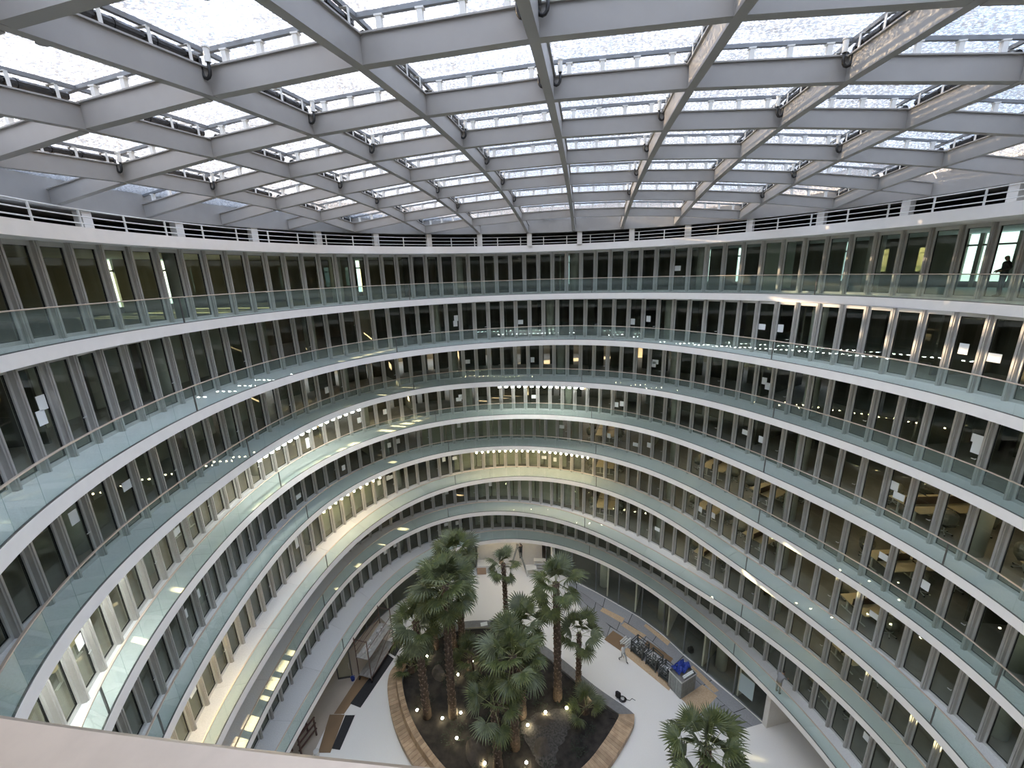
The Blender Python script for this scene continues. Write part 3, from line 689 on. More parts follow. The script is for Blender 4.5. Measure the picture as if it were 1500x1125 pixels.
# floors of the ground-floor rooms behind the glass
m = wall_strip(12, 86, lambda d: gw(d) + .06, lambda d: gw(d) + 9, ZG, ZG + .012); tag(build('floor', m, 'gfloor'), 'grey floor of the ground-floor rooms beside the protected paving', 'floor', kind='structure')
m = wall_strip(108, 178, lambda d: gw(d) + .06, lambda d: gw(d) + 9, ZG, ZG + .012); tag(build('floor', m, 'gfloor'), 'grey floor of the ground-floor rooms on the scaffold side', 'floor', kind='structure')
m = wall_strip(138, 186, lambda d: gw(d) - (2.6 if d < 165 else 1.9), lambda d: gw(d), ZG, ZG + .006); tag(build('floor', m, 'beige'), 'beige stone strip of floor beneath the scaffold tower', 'floor', kind='structure')
m = wall_strip(12, 359.9 - 65, lambda d: gw(d) + 9, lambda d: gw(d) + 9.2, ZG, zt); tag(build('wall_back', m, 'wwall'), 'pale rear wall of the ground-floor rooms', 'wall', kind='structure')
m = wall_strip(-65, 11.5, lambda d: 25, lambda d: 25.2, ZG, zt); tag(build('wall_back', m, 'wwall'), 'pale rear wall under the balcony beyond the white pier', 'wall', kind='structure')
# white wall behind the ladder
a0, a1 = math.radians(88), math.radians(107)
p0, p1 = XY(20.0, a0), XY(20.9, a1)
m = MB(); m.box(p1[0], p0[0] + .05, 37.75, 38.0, ZG, zt); tag(build('wall_far', m, 'wwall'), 'plain white wall behind the stepladder', 'wall', kind='structure')
# white pier at the end of the glazing
d = math.radians(11.6); m = MB(); m.box(0, 3.2, -.18, .18, ZG, zt); tag(build('wall_pier', m, 'wwall', M=T(*XY(14.9, d), 0, d)), 'white pier wall at the end of the ground-floor glazing', 'pier', kind='structure')
d = math.radians(84.5); m = MB(); m.tube([(0, 0, ZG), (0, 0, zt)], .22, 16); tag(build('column', m, 'white', M=T(*XY(18.6, d), 0), smooth=True), 'slim round white column beside the dark doorway', 'column', kind='structure')
# glazing
def ground_glazing(d0, d1, step, label):
    root = empty('wall_glazed', (0, 0, 0)); tag(root, label, 'glazed wall', kind='structure')
    n = max(1, round(math.radians(d1 - d0) * 16.5 / step)); P = [Vector(XY(gw(d0 + (d1 - d0) * i / n), math.radians(d0 + (d1 - d0) * i / n))) for i in range(n + 1)]
    for i in range(n):
        a, b = P[i], P[i + 1]; L_ = (b - a).length; rz = math.atan2(b.y - a.y, b.x - a.x); M_ = T(a.x, a.y, ZG, rz)
        m = MB(); m.box(-.035, .035, -.08, .08, 0, zt - ZG); build('mullion', m, 'bar', root, M_)
        m = MB(); m.box(.035, L_ - .035, -.01, .01, .1, zt - ZG - .06); build('pane', m, 'glass', root, M_)
        m = MB(); m.box(.035, L_ - .035, -.05, .05, 0, .1); m.box(.035, L_ - .035, -.05, .05, zt - ZG - .06, zt - ZG); build('frame_rail', m, 'bar', root, M_)
    m = MB(); m.box(-.035, .035, -.08, .08, 0, zt - ZG); build('mullion', m, 'bar', root, T(P[-1].x, P[-1].y, ZG, rz))
    return P
ground_glazing(12.5, 86.5, 2.3, 'tall ground-floor glazing along the protected paving')
ground_glazing(108, 151, 2.3, 'tall ground-floor glazing behind the scaffold tower')
ground_glazing(157, 215, 2.3, 'tall ground-floor glazing beside the brown floor boards')
# open glass door beside the blue bucket
r = empty('glass_door', (-14.3, 25.3, ZG), math.radians(8)); tag(r, 'open dark-framed glass door swung out over the beige floor', 'door')
m = MB(); m.box(0, .07, -.03, .03, 0, 2.9); m.box(1.03, 1.1, -.03, .03, 0, 2.9); m.box(.07, 1.03, -.03, .03, 2.8, 2.9); m.box(.07, 1.03, -.03, .03, 0, .12); build('door_frame', m, 'raild', r)
m = MB(); m.box(.07, 1.03, -.008, .008, .12, 2.8); build('pane', m, 'glass', r)
m = MB(); m.tube([(.95, -.06, .9), (.95, -.06, 1.5)], .015, 6); build('handle', m, 'alu', r)
r = empty('bucket', (-13.1, 25.2, ZG)); tag(r, 'small blue bucket at the foot of the open glass door', 'bucket')
m = MB(); m.tube([(0, 0, 0), (0, 0, .3)], .13, 14, r2=.17); build('body', m, 'blue', r); m = MB(); m.tube([(.17 * math.cos(a), 0, .3 + .15 * math.sin(a)) for a in [math.pi * i / 8 for i in range(9)]], .008, 5); build('handle', m, 'alu', r)
# partition walls and furniture inside the ground-floor rooms
m = MB(); m.box(.15, 5, -.06, .06, 0, zt - ZG); gp = m.mesh('wall_partition', 'wwall')
for i, dg in enumerate((20, 31, 44, 56, 66, 120, 135, 168)):
    tag(link('wall_partition', gp, None, T(*XY(gw(dg), math.radians(dg)), ZG, math.radians(dg + (8 if dg < 90 else -8)))), 'white partition wall between ground-floor rooms', 'partition', 'partitions of the ground-floor rooms', 'structure')
m = MB(); m.tube([(0, 0, ZG), (0, 0, zt)], .4, 18); gcm = m.mesh('column', 'column', True)
for dg in (28, 48, 68, 140):
    tag(link('column', gcm, None, T(*XY(gw(dg) + 1.3, math.radians(dg)), 0)), 'round grey column inside the ground-floor glazing', 'column', 'columns inside the ground-floor rooms', 'structure')
m = MB(); m.box(-.5, .5, -.01, .01, .9, 2.5); P = Vector(XY(gw(17.5) - .05, math.radians(17.5)))
t1 = Vector(XY(gw(19), math.radians(19))) - Vector(XY(gw(16), math.radians(16)))
tag(build('poster_sheet', m, 'sheet', M=T(P.x - .05, P.y - .02, ZG, math.atan2(t1.y, t1.x))), 'large pale blue sheet stuck on the ground-floor glazing near the white pier', 'poster')

# ------------------------------------------------------------------ protected paving: boards and chipboard sheets
PE = [(11, 12.8), (16, 11.4), (30, 10.9), (46, 10.9), (63, 11.7), (73, 13.8), (80, 16.2)]
pe = lambda d: lerp_tab(PE, d)
fc = empty('floor_covering', (0, 0, ZG)); tag(fc, 'blue-grey protective boards laid over the floor along the ground-floor glazing', 'floor boards', kind='structure')
m = wall_strip(12.2, 79, lambda d: pe(d) + .03, lambda d: gw(max(d, 12.3)) - .17, .0005, .002); build('underlay', m, 'mat_b', fc)
rg = random.Random(11)
for row in range(3):
    dg = 12.1 - row * 2.7
    while dg < 79:
        st = 2.35 / 13.5 * 57.3; a, b = max(dg, 12.1) + .1, min(dg + st, 79.5) - .1
        def rr(d, f): return pe(d) + (gw(max(d, 12.3)) - .15 - pe(d)) * f
        f0, f1 = row / 3 + .006, (row + 1) / 3 - .006
        if b - a > .8:
            q = [XY(rr(a, f0), math.radians(a)), XY(rr(a, f1), math.radians(a)), XY(rr((a + b) / 2, f1), math.radians((a + b) / 2)), XY(rr(b, f1), math.radians(b)), XY(rr(b, f0), math.radians(b)), XY(rr((a + b) / 2, f0), math.radians((a + b) / 2))]
            m = MB(); m.poly(q[::-1], .001, .012 + rg.uniform(0, .004)); o = build('board', m, 'board', fc)
        dg += st
def sheet(name, px, mt, label, cat, group, z=.02, z0=.0165):
    q = [on_ground(*p) for p in px]; q = [(v.x, v.y) for v in q]
    ar = sum(q[i][0] * q[(i + 1) % len(q)][1] - q[(i + 1) % len(q)][0] * q[i][1] for i in range(len(q)))
    if ar < 0: q = q[::-1]
    m = MB(); m.poly(q, ZG + z0, ZG + z); return tag(build(name, m, mt), label, cat, group)
sheet('chipboard_sheet', [(883, 890), (915, 906), (911, 913), (879, 895)], 'osb', 'pale narrow chipboard strip nearest the palm with the thin trunk, on the blue-grey boards', 'board', None)
sheet('chipboard_sheet', [(915, 912), (947, 931), (938, 936), (910, 916)], 'osb', 'tan chipboard strip just above the white-clothed walker on the blue-grey boards', 'board', None)
sheet('chipboard_sheet', [(946, 914), (982, 940), (978, 946), (943, 917)], 'osb', 'pale chipboard strip running along the ground-floor glazing behind the crates', 'board', None)
sheet('chipboard_sheet', [(1015, 975), (1053, 1012), (1046, 1015), (1010, 980)], 'osb', 'long pale chipboard strip between the grey container and the glazing', 'board', None)
sheet('chipboard_sheet', [(1029, 1003), (1051, 1020), (1023, 1049), (998, 1024)], 'osb', 'square worn chipboard sheet in front of the grey container', 'board', None)
sheet('hardboard_sheet', [(898, 924), (921, 939), (908, 953), (885, 937)], 'brown', 'brown hardboard sheet under the pile of white tubes', 'board', None, .03, .0205)
sheet('hardboard_sheet', [(948, 938), (986, 965), (982, 971), (944, 945)], 'brown', 'brown hardboard sheet lying behind the row of crates', 'board', None)
sheet('hardboard_sheet', [(908, 953), (916, 946), (985, 1003), (980, 1012)], 'osb', 'tan board strip laid under the row of steel crates', 'board', None, .024)

# scaffold side: mats and boards on the floor
def lsheet(name, px, mt, label, cat, z0, z1): return sheet(name, px, mt, label, cat, None, z1, z0)
lsheet('hardboard_sheet', [(489, 1046), (504, 1046), (571, 949), (560, 937)], 'brown', 'long brown hardboard strip leading to the scaffold tower', 'board', .007, .015)
lsheet('hardboard_sheet', [(483, 1047), (505, 1047), (484, 1103), (466, 1103)], 'brown', 'brown hardboard sheet beside the wooden trestle', 'board', .0155, .022)
lsheet('rubber_mat', [(513, 1031), (528, 1037), (577, 965), (567, 958)], 'mat_b', 'long black rubber mat beside the scaffold tower', 'mat', .0165, .026)
lsheet('rubber_mat', [(568, 955), (579, 962), (593, 938), (583, 930)], 'mat_b', 'short black rubber mat beyond the scaffold tower', 'mat', .0165, .026)
lsheet('rubber_mat', [(506, 1048), (520, 1048), (498, 1099), (486, 1097)], 'mat_b', 'black rubber mat next to the brown board by the trestle', 'mat', .0235, .032)

# ------------------------------------------------------------------ palm bed
OUT = [(-7.2, 19.3), (-8.8, 21.4), (-9.9, 23.7), (-10.2, 25.2), (-9.9, 26.1), (-9.2, 27.4), (-7.1, 29.3), (-5.2, 30.0), (-2.9, 30.1), (-1.3, 29.7), (2.2, 27.2), (5.5, 23.8), (7.8, 21.7), (7.45, 20.9), (6.0, 19.3), (4.4, 17.9), (2.4, 16.8), (0, 16.1), (-2.5, 16.2), (-5.0, 17.3)]
def spline(P, n, i0, i1):
    out = []
    for i in range(i0, i1):
        p0, p1, p2, p3 = [Vector(P[(i + j) % len(P)]) for j in (-1, 0, 1, 2)]
        for j in range(n):
            t = j / n; out.append(.5 * ((2 * p1) + (p2 - p0) * t + (2 * p0 - 5 * p1 + 4 * p2 - p3) * t * t + (3 * p1 - p0 - 3 * p2 + p3) * t ** 3))
    return out
def offset_in(P, d, closed=False):
    n = len(P); o = []
    for i in range(n):
        t = (P[min(i + 1, n - 1)] - P[max(i - 1, 0)]).normalized(); o.append(P[i] + Vector((t.y, -t.x)) * d)   # outline runs clockwise: inside is to the right
    return o
KH = .45
# stone kerb: from the left of the bed round the back to the right corner
kp = spline(OUT, 6, 4, 12) + [Vector(OUT[12])]
ki = offset_in(kp, .72); ki[-1] = ki[-2] = Vector((6.72, 21.71))
kb = empty('planter_kerb', (0, 0, ZG)); tag(kb, 'broad grey stone kerb around the far side of the palm bed', 'kerb')
stp = 4
for i in range(0, len(kp) - 1, stp):
    j = min(i + stp, len(kp) - 1); fr = []
    for q in range(i, j + 1):
        a, b = kp[q], ki[q]
        if q == i and i: a = a.lerp(kp[q + 1], .01); b = b.lerp(ki[q + 1], .01)
        fr.append([(b.x, b.y, 0), (a.x, a.y, 0), (a.x, a.y, KH), (b.x, b.y, KH)])
    m = MB(); m.sweep(fr); build('kerb_stone', m, 'stone', kb)
# timber benches
def bench(P, label, back):
    root = empty('timber_bench', (0, 0, ZG)); tag(root, label, 'bench')
    I = offset_in(P, .62 if back else 1.0); J = offset_in(P, .95 if back else 1.0); K_ = offset_in(P, 1.08 if back else 1.0)
    if not back:
        M_ = Vector((6.72, 21.71)); nq = 0
        while (I[nq] - M_).dot(Vector((-.4, -.91))) < .03: I[nq] = J[nq] = K_[nq] = M_; nq += 1
    m = MB(); m.sweep([[(b.x, b.y, 0), (a.x, a.y, 0), (a.x, a.y, KH - .05), (b.x, b.y, KH - .05)] for a, b in zip(P, K_)]); build('bench_base', m, 'stone', root)
    e = .03
    if not back:
        cp_ = [I[0]] + P[:nq]; nc = len(cp_); ar = sum(cp_[i].x * cp_[(i + 1) % nc].y - cp_[(i + 1) % nc].x * cp_[i].y for i in range(nc))
        m = MB(); m.poly([(v.x, v.y) for v in (cp_ if ar > 0 else cp_[::-1])], KH - .05, KH); build('corner_board', m, 'oak', root)
    for i in range(len(P) - 1):
        def c(A, t): return A[i].lerp(A[i + 1], t)
        q = [c(I, e), c(P, e), c(P, 1 - e), c(I, 1 - e)]
        if back or i >= nq - 1: m = MB(); m.hexa([(v.x, v.y, KH - .05) for v in q] + [(v.x, v.y, KH) for v in q]); build('plank', m, 'oak', root)
        m = MB(); q2 = [c(P, e), c(P, 1 - e)]; t_ = (q2[1] - q2[0]).normalized(); nn = Vector((-t_.y, t_.x)) * .03
        m.hexa([(q2[0].x, q2[0].y, .05), (q2[1].x, q2[1].y, .05), (q2[1].x + nn.x, q2[1].y + nn.y, .05), (q2[0].x + nn.x, q2[0].y + nn.y, .05)] + [(v.x, v.y, KH) for v in (q2[0], q2[1], q2[1] + nn, q2[0] + nn)][:4]); build('front_board', m, 'oak', root)
        if back:
            q = [c(I, e), c(I, 1 - e), c(J, 1 - e), c(J, e)]
            m = MB(); m.hexa([(q[0].x, q[0].y, KH), (q[3].x, q[3].y, KH), (q[2].x, q[2].y, KH), (q[1].x, q[1].y, KH)] + [(v.x, v.y, z) for v, z in ((q[0].lerp(q[3], .25), KH + .42), (q[3], KH + .42), (q[2], KH + .42), (q[1].lerp(q[2], .25), KH + .42))]); build('back_board', m, 'oak', root)
            q = [c(I, e).lerp(c(J, e), .25), c(K_, e), c(K_, 1 - e), c(I, 1 - e).lerp(c(J, 1 - e), .25)]
            m = MB(); m.hexa([(v.x, v.y, KH + .42) for v in (q[0], q[3], q[2], q[1])][::-1] + [(v.x, v.y, KH + .45) for v in (q[0], q[3], q[2], q[1])][::-1]); build('cap_board', m, 'oak', root)
lp = spline(OUT, 9, 18, 20) + spline(OUT, 9, 0, 4) + [Vector(OUT[4])]
bench(lp, 'curved timber bench with raised back along the scaffold side of the palm bed', True)
RQ = [OUT[12]] + OUT[12:19]; rp = spline(RQ, 9, 1, 6) + [Vector(RQ[6])]
bench(rp, 'wide curved timber bench without a back at the pointed end of the palm bed', False)
# soil
full = spline(OUT, 6, 0, 20); si = offset_in(full, .7); sc_ = Vector((-1.2, 23.2))
m = MB(); NR = 26; vv = []; rg = random.Random(2)
for j in range(NR + 1):
    for i, p in enumerate(si):
        q = sc_.lerp(p, j / NR); e = .12 * math.sin(q.x * 1.3 + 1) * math.cos(q.y * 1.1) + .07 * math.sin(q.x * 3.1) * math.sin(q.y * 2.7) + rg.uniform(-.035, .035)
        vv.append((q.x, q.y, .30 + (e if j < NR - 1 else -.05)))
n = len(si); m.add(vv, [(j * n + i, j * n + (i + 1) % n, (j + 1) * n + (i + 1) % n, (j + 1) * n + i)[::-1] for j in range(NR) for i in range(n)])
tag(build('soil_bed', m, 'soil', M=T(0, 0, ZG), smooth=True), 'dark uneven soil filling the palm bed', 'soil', kind='stuff')
def inside_bed(x, y):
    c = False; P = si
    for i in range(len(P)):
        a, b = P[i], P[i - 1]
        if (a.y > y) != (b.y > y) and x < (b.x - a.x) * (y - a.y) / (b.y - a.y) + a.x: c = not c
    return c
m = MB(); rg = random.Random(21); patches = [(rg.uniform(-9, 7), rg.uniform(17, 29.5)) for _ in range(150)]
for px_, py_ in patches:
    if not inside_bed(px_, py_) or min((Vector((px_, py_)) - p).length for p in si) < 1.15: continue
    if math.hypot(px_ - 1.8, py_ - 20.6) < 1.7 or math.hypot(px_ + 2.9, py_ - 19.9) < 1.0: continue
    R_ = rg.uniform(.35, .75)
    for _ in range(int(90 * R_)):
        a, d = rg.uniform(0, 6.28), R_ * math.sqrt(rg.random()); x, y = px_ + d * math.cos(a), py_ + d * math.sin(a); z = .33 + rg.random() * .38 * (1 - d / R_ * .6)
        b = rg.uniform(0, 6.28); t_ = rg.uniform(-.4, .7); l, w_ = rg.uniform(.10, .2), .04
        ex = Vector((math.cos(b) * math.cos(t_), math.sin(b) * math.cos(t_), math.sin(t_))); ey = Vector((-math.sin(b), math.cos(b), 0)); c = Vector((x, y, z))
        m.add([c, c + ex * l * .5 + ey * w_, c + ex * l, c + ex * l * .5 - ey * w_], [(0, 1, 2, 3)])
tag(build('ground_cover', m, 'cover', M=T(0, 0, ZG)), 'low dark leafy ground cover spread between the palm trunks', 'ground cover', kind='stuff')
m = MB(); vv = []; rg = random.Random(31)
for j in range(7):
    for i in range(28):
        a = 2 * math.pi * i / 28; q = j / 6 * (1.75 + .3 * math.sin(3 * a)); vv.append((1.7 + q * math.cos(a), 20.7 + q * 1.1 * math.sin(a), .46 - .2 * (j / 6) ** 3 + rg.uniform(-.02, .02)))
m.add(vv, [(j * 28 + i, (j + 1) * 28 + i, (j + 1) * 28 + (i + 1) % 28, j * 28 + (i + 1) % 28) for j in range(6) for i in range(28)])
tag(build('gravel_patch', m, 'gravel', M=T(0, 0, ZG)), 'bare grey gravel clearing between the palms and the backless bench', 'gravel', kind='stuff')
def rock(x, y, s, seed, label, group):
    bm = bmesh.new(); bmesh.ops.create_icosphere(bm, subdivisions=2, radius=1); rg = random.Random(seed)
    ax = [Vector((rg.uniform(-1, 1), rg.uniform(-1, 1), rg.uniform(-.3, 1))).normalized() for _ in range(7)]
    for v in bm.verts:
        for a in ax:
            d = v.co.dot(a) - .72
            if d > 0: v.co -= a * d * .9
        v.co = Vector((v.co.x * s[0], v.co.y * s[1], v.co.z * s[2]))
    me = bpy.data.meshes.new('boulder'); bm.to_mesh(me); bm.free(); me.materials.append(MT['rock'])
    tag(link('boulder', me, None, T(x, y, ZG + .33, rg.uniform(0, 3))), label, 'boulder', group)
rock(-6.4, 25.2, (.75, .6, .5), 1, 'brown pyramid-shaped boulder beside the tall palm trunk', None)
rock(1.5, 21.4, (1.0, .7, .22), 2, 'flat grey slab boulder in the bare soil clearing, the farther one', None)
rock(1.3, 20.0, (.75, .8, .22), 3, 'flat grey slab boulder in the bare soil clearing, next to the bench', None)
rock(-1.2, 22.6, (.7, .55, .45), 4, 'dark rounded boulder behind the twin palm trunks', None)
rock(1.0, 24.6, (.5, .45, .4), 5, 'small brown boulder near the stone kerb between two palms', None)
rock(-3.0, 19.6, (1.2, .8, .25), 6, 'broad low boulder between the timber bench and the shortest palm', None)

# ------------------------------------------------------------------ fan palms
def frond_mesh(name, seed, mt, pet=1.25, bl=1.1):
    rg = random.Random(seed); m = MB()
    P = [Vector((pet * t, 0, .10 * math.sin(t * 1.6) - .03 * t * t)) for t in (0, .25, .5, .75, 1)]
    m.cur = 1; m.tube(P, .022, 5, r2=.012); m.cur = 0
    c = P[-1]; n = 24; span = math.radians(112)
    for i in range(n):
        a = -span + 2 * span * i / (n - 1); l = bl * (1 - .22 * (abs(a) / span) ** 2) * rg.uniform(.9, 1.08); hw = .055
        d = Vector((math.cos(a), math.sin(a), 0)); s_ = Vector((-d.y, d.x, 0)); dr = rg.uniform(.7, 1.3)
        rows = []
        for t, wf in ((.05, .35), (.35, 1), (.65, .85), (.88, .4), (1, .05)):
            z = -.10 * t * dr - .34 * max(0, t - .55) ** 1.5 * dr * 2.2 + .06 * math.cos(a) * t
            p = c + d * (l * t * (1 - .10 * max(0, t - .6))) + Vector((0, 0, z + .12 * abs(math.sin(a)) * t)); wd = hw * wf * l
            rows.append((p - s_ * wd, p + Vector((0, 0, .03 * wf)), p + s_ * wd))
        vv = [q for r in rows for q in r]; m.add(vv, [(3 * j + u, 3 * j + u + 1, 3 * j + u + 4, 3 * j + u + 3) for j in range(4) for u in (0, 1)])
    return m.mesh(name, [mt, 'petiole'])
FR = [frond_mesh('frond', 1, 'leaf'), frond_mesh('frond', 2, 'leaf', 1.4, 1.0), frond_mesh('frond', 3, 'leaf2', 1.15, 1.2), frond_mesh('frond', 4, 'leaf', 1.0, 1.05)]
def palm(x, y, h, sc, nf, seed, label, group, r0=.27, dry=True, lo=-55, z=0.30):
    rg = random.Random(seed); root = empty('fan_palm', (x, y, ZG + z)); tag(root, label, 'palm tree', group)
    h -= z; lean = (rg.uniform(-.02, .02) * h, rg.uniform(-.02, .02) * h)
    n = max(6, int(h / .45)); P = []; R_ = []
    for i in range(n + 1):
        t = i / n; P.append((lean[0] * t * t, lean[1] * t * t, h * t)); R_.append((r0 * (1.25 - .25 * min(1, t * 5)) * (1 - .22 * t)) * (1 + .06 * (i % 2)))
    m = MB(); m.tube(P, R_, 10); build('trunk', m, 'trunk', root, smooth=True)
    if h > 1.5:
        m = MB(); k = int(h * 16)
        for i in range(k):
            t = (i + .5) / k; a = i * 2.39996; rr_ = r0 * (1 - .2 * t); c = Vector((lean[0] * t * t, lean[1] * t * t, h * t)); d = Vector((math.cos(a), math.sin(a), 0)); s_ = Vector((-d.y, d.x, 0))
            b = c + d * rr_ * .92
            m.add([b - s_ * .08 - Vector((0, 0, .11)), b + s_ * .08 - Vector((0, 0, .11)), b + d * .075 + s_ * .045 + Vector((0, 0, .05)), b + d * .075 - s_ * .045 + Vector((0, 0, .05)), b + Vector((0, 0, .06))], [(0, 1, 2, 3), (3, 2, 4), (0, 3, 4), (1, 4, 2)])
        tag(build('leaf_bases', m, 'boot', root), 'stubs of cut leaf bases', kind='stuff')
    nf = max(10, int(nf * .8))
    for i in range(nf):
        f = i / (nf - 1); el = math.radians(86 - (86 - lo) * f ** .85 + rg.uniform(-8, 8)); az = i * 2.39996 + rg.uniform(-.25, .25)
        s_ = sc * rg.uniform(.88, 1.1) * (.75 + .25 * min(1, f * 3))
        M_ = Matrix.Translation((lean[0], lean[1], h - .25 * f)) @ Matrix.Rotation(az, 4, 'Z') @ Matrix.Rotation(-el, 4, 'Y') @ Matrix.Rotation(rg.uniform(-.35, .35), 4, 'X') @ Matrix.Scale(s_, 4)
        link('frond', FR[rg.randrange(4)], root, M_)
    return root
palm(-6.69, 22.10, 8.4, 1.0, 26, 1, 'tall fan palm by the curved bench with a lower crown than its neighbour', None)
palm(-4.85, 22.05, 11.2, 1.18, 34, 2, 'tallest fan palm with a dense crown and slender scaly trunk', None)
palm(-4.79, 27.79, 9.3, 1.05, 28, 3, 'fan palm at the back of the bed by the papers on the stone kerb', None)
palm(-5.5, 27.4, 7.9, .95, 22, 13, 'second of the twin fan palms at the back of the bed', None)
palm(-1.06, 28.3, 7.9, .72, 18, 4, 'slim fan palm with a small crown before the white wall', None, .2)
palm(-.5, 19.94, 7.8, 1.12, 32, 5, 'full-crowned fan palm in the middle of the bed with bluish leaves', None)
palm(.02, 21.9, 7.9, 1.0, 24, 6, 'fan palm close behind the full-crowned one, crowns merging', None)
palm(-1.59, 18.7, 5.7, .9, 16, 7, 'shortest trunked fan palm with few drooping leaves over the soil', None, lo=-40)
palm(2.64, 23.03, 10.2, 1.0, 24, 8, 'tall fan palm with an open crown on the crate side of the bed', None)
palm(4.25, 23.75, 5.4, .85, 14, 9, 'low fan palm with an open umbrella crown beside the stone kerb', None, .2, lo=-20)
palm(-7.05, 27.6, 5.6, .9, 20, 10, 'fan palm with a shaded dark crown behind the tall palms near the scaffold', None)
palm(-8.6, 25.6, .8, .8, 12, 11, 'stemless young fan palm tucked against the timber bench end', None, lo=5)
palm(-3.9, 25.4, 1.6, .85, 14, 12, 'young fan palm growing low in the middle of the bed', None, lo=0)
palm(4.5, 22.0, .8, .75, 11, 14, 'young fan palm beside the bench at the pointed end of the bed', None, lo=5)
palm(9.4, 15.7, 6.3, 1.08, 28, 15, 'fan palm with a bushy crown standing on its own outside the bed', None, z=0.0)
# garden lamps in the soil
for i, (px, py) in enumerate([(611, 1040), (648, 1052), (675, 1044), (688, 936), (626, 961), (692, 969), (671, 988), (669, 1081), (710, 1118), (771, 1117), (773, 1062), (799, 1043), (830, 1037), (863, 1018)]):
    p = on_ground(px, py, ZG + .55); r = empty('garden_lamp', (p.x, p.y, ZG + .28)); tag(r, 'small glowing garden lamp staked in the dark soil between the palms', 'garden lamp', 'garden lamps in the palm bed')
    m = MB(); m.tube([(0, 0, 0), (0, 0, .2)], .02, 6); m.tube([(0, 0, .18), (0, 0, .22)], .07, 8); build('stake', m, 'raild', r)
    m = MB(); m.tube([(0, 0, .22), (0, 0, .27), (0, 0, .32), (0, 0, .36)], [.06, .09, .075, .02], 8); build('lens', m, 'spot', r, smooth=True)
# things on the kerb and floor
p = on_ground(709, 914, ZG + KH); m = MB(); m.box(-.3, .3, -.2, .2, 0, .012); tag(build('drawing_sheets', m, 'paper', M=T(p.x, p.y, ZG + KH, .2)), 'white drawing sheets lying on the stone kerb', 'paper')
def blob(name, loc, s, mt, seed, label, cat, group=None):
    bm = bmesh.new(); bmesh.ops.create_icosphere(bm, subdivisions=2, radius=1); rg = random.Random(seed)
    for v in bm.verts: f = 1 + rg.uniform(-.14, .14); v.co = Vector((v.co.x * s[0] * f, v.co.y * s[1] * f, max(0, (v.co.z + .8)) * s[2] * f))
    me = bpy.data.meshes.new(name); bm.to_mesh(me); bm.free(); me.materials.append(MT[mt]); return tag(link(name, me, None, T(*loc)), label, cat, group)
for i, px in enumerate((722, 727)):
    p = on_ground(px, 915, ZG + KH); blob('tool_bag', (p.x, p.y, ZG + KH), (.24, .2, .2), 'cblack', i, 'small black tool bag on the stone kerb beside the drawing sheets', 'bag', 'tool bags on the kerb')
p = on_ground(733, 917, ZG + KH); m = MB(); m.tube([(.22 * math.cos(a * .7) * (1 - a * .01), .16 * math.sin(a * .7), .03 + .006 * a) for a in range(30)], .018, 5); tag(build('cable_coil', m, 'rubber', M=T(p.x, p.y, ZG + KH)), 'dark cable coil at the end of the items on the stone kerb', 'cable')
p = on_ground(912, 1025); m = MB(); m.tube([(.3 * math.cos(a * .6) * (1 - a * .012), .25 * math.sin(a * .6) * (1 - a * .008), .03 + .003 * a) for a in range(44)], .02, 5); m.tube([(.25, 0, .03), (.5, -.1, .03), (.7, .05, .03), (.9, -.1, .03)], .02, 5); tag(build('cable_coil', m, 'rubber', M=T(p.x, p.y, ZG)), 'black cable coiled on the white floor beside the kerb', 'cable')
p = on_ground(905, 1021); blob('tool_bag', (p.x, p.y, ZG), (.2, .2, .28), 'cblack', 5, 'black bag on the white floor next to the cable coil', 'bag')
p = on_ground(1006, 956); blob('rubbish_sack', (p.x + .3, p.y, ZG + .02), (.25, .25, .3), 'cblack', 8, 'small black sack at the foot of the ground-floor glazing', 'sack')

# ------------------------------------------------------------------ crates, container, tubes
def crate(c0, c1, dep, h, label, seed):
    a, b = Vector(c0), Vector(c1); L_ = (b - a).length; rz = math.atan2(b.y - a.y, b.x - a.x); root = empty('steel_crate', (a.x, a.y, ZG + .024), rz); tag(root, label, 'crate')
    pm = MB(); pm.box(-.04, .04, -.04, .04, 0, h); pmesh = pm.mesh('corner_post', 'crate')
    for x in (.04, L_ - .04):
        for y in (.04, dep - .04): link('corner_post', pmesh, root, T(x, y, 0))
    for z in (.14, h * .42, h * .7, h - .06):
        for y in (.01, dep - .05): m = MB(); m.box(.08, L_ - .08, y, y + .04, z, z + .06); build('side_rail', m, 'crate', root)
        for x in (.01, L_ - .05): m = MB(); m.box(x, x + .04, .08, dep - .08, z, z + .06); build('side_rail', m, 'crate', root)
    m = MB(); m.box(.05, L_ - .05, .05, dep - .05, .12, .16); build('base_plate', m, 'crate', root)
    rg = random.Random(seed); m = MB()
    for i in range(45):
        x, y, z = rg.uniform(.2, L_ - .2), rg.uniform(.2, dep - .2), .2 + rg.random() * (h - .45); q = rg.uniform(0, 3.14); l = rg.uniform(.08, .16); m.cur = rg.choice((0, 0, 1, 2))
        m.tube([(x - l * math.cos(q), y - l * math.sin(q), z), (x + l * math.cos(q), y + l * math.sin(q), z + rg.uniform(-.05, .1))], rg.uniform(.02, .05), 6)
    tag(build('hardware_load', m, ['crate', 'alu', 'zinc'], root), 'loose metal couplers and clamps', kind='stuff')
crate((9.05, 26.95), (9.75, 26.05), .95, 1.15, 'dark steel crate of clamps nearest the white tubes', 1)
crate((9.9, 25.8), (10.45, 25.0), .95, 1.1, 'dark steel crate of couplers in the middle of the row', 2)
crate((10.55, 24.75), (11.1, 24.0), .95, 1.05, 'dark steel crate beside the grey container', 3)
r = empty('tube_stack', (8.75, 27.2, ZG + .03), math.radians(-52)); tag(r, 'pile of short white tubes lying at the end of the crate row', 'tubes')
m = MB(); m.tube([(0, 0, 0), (0, .8, 0)], .06, 8); tm_ = m.mesh('tube', 'white')
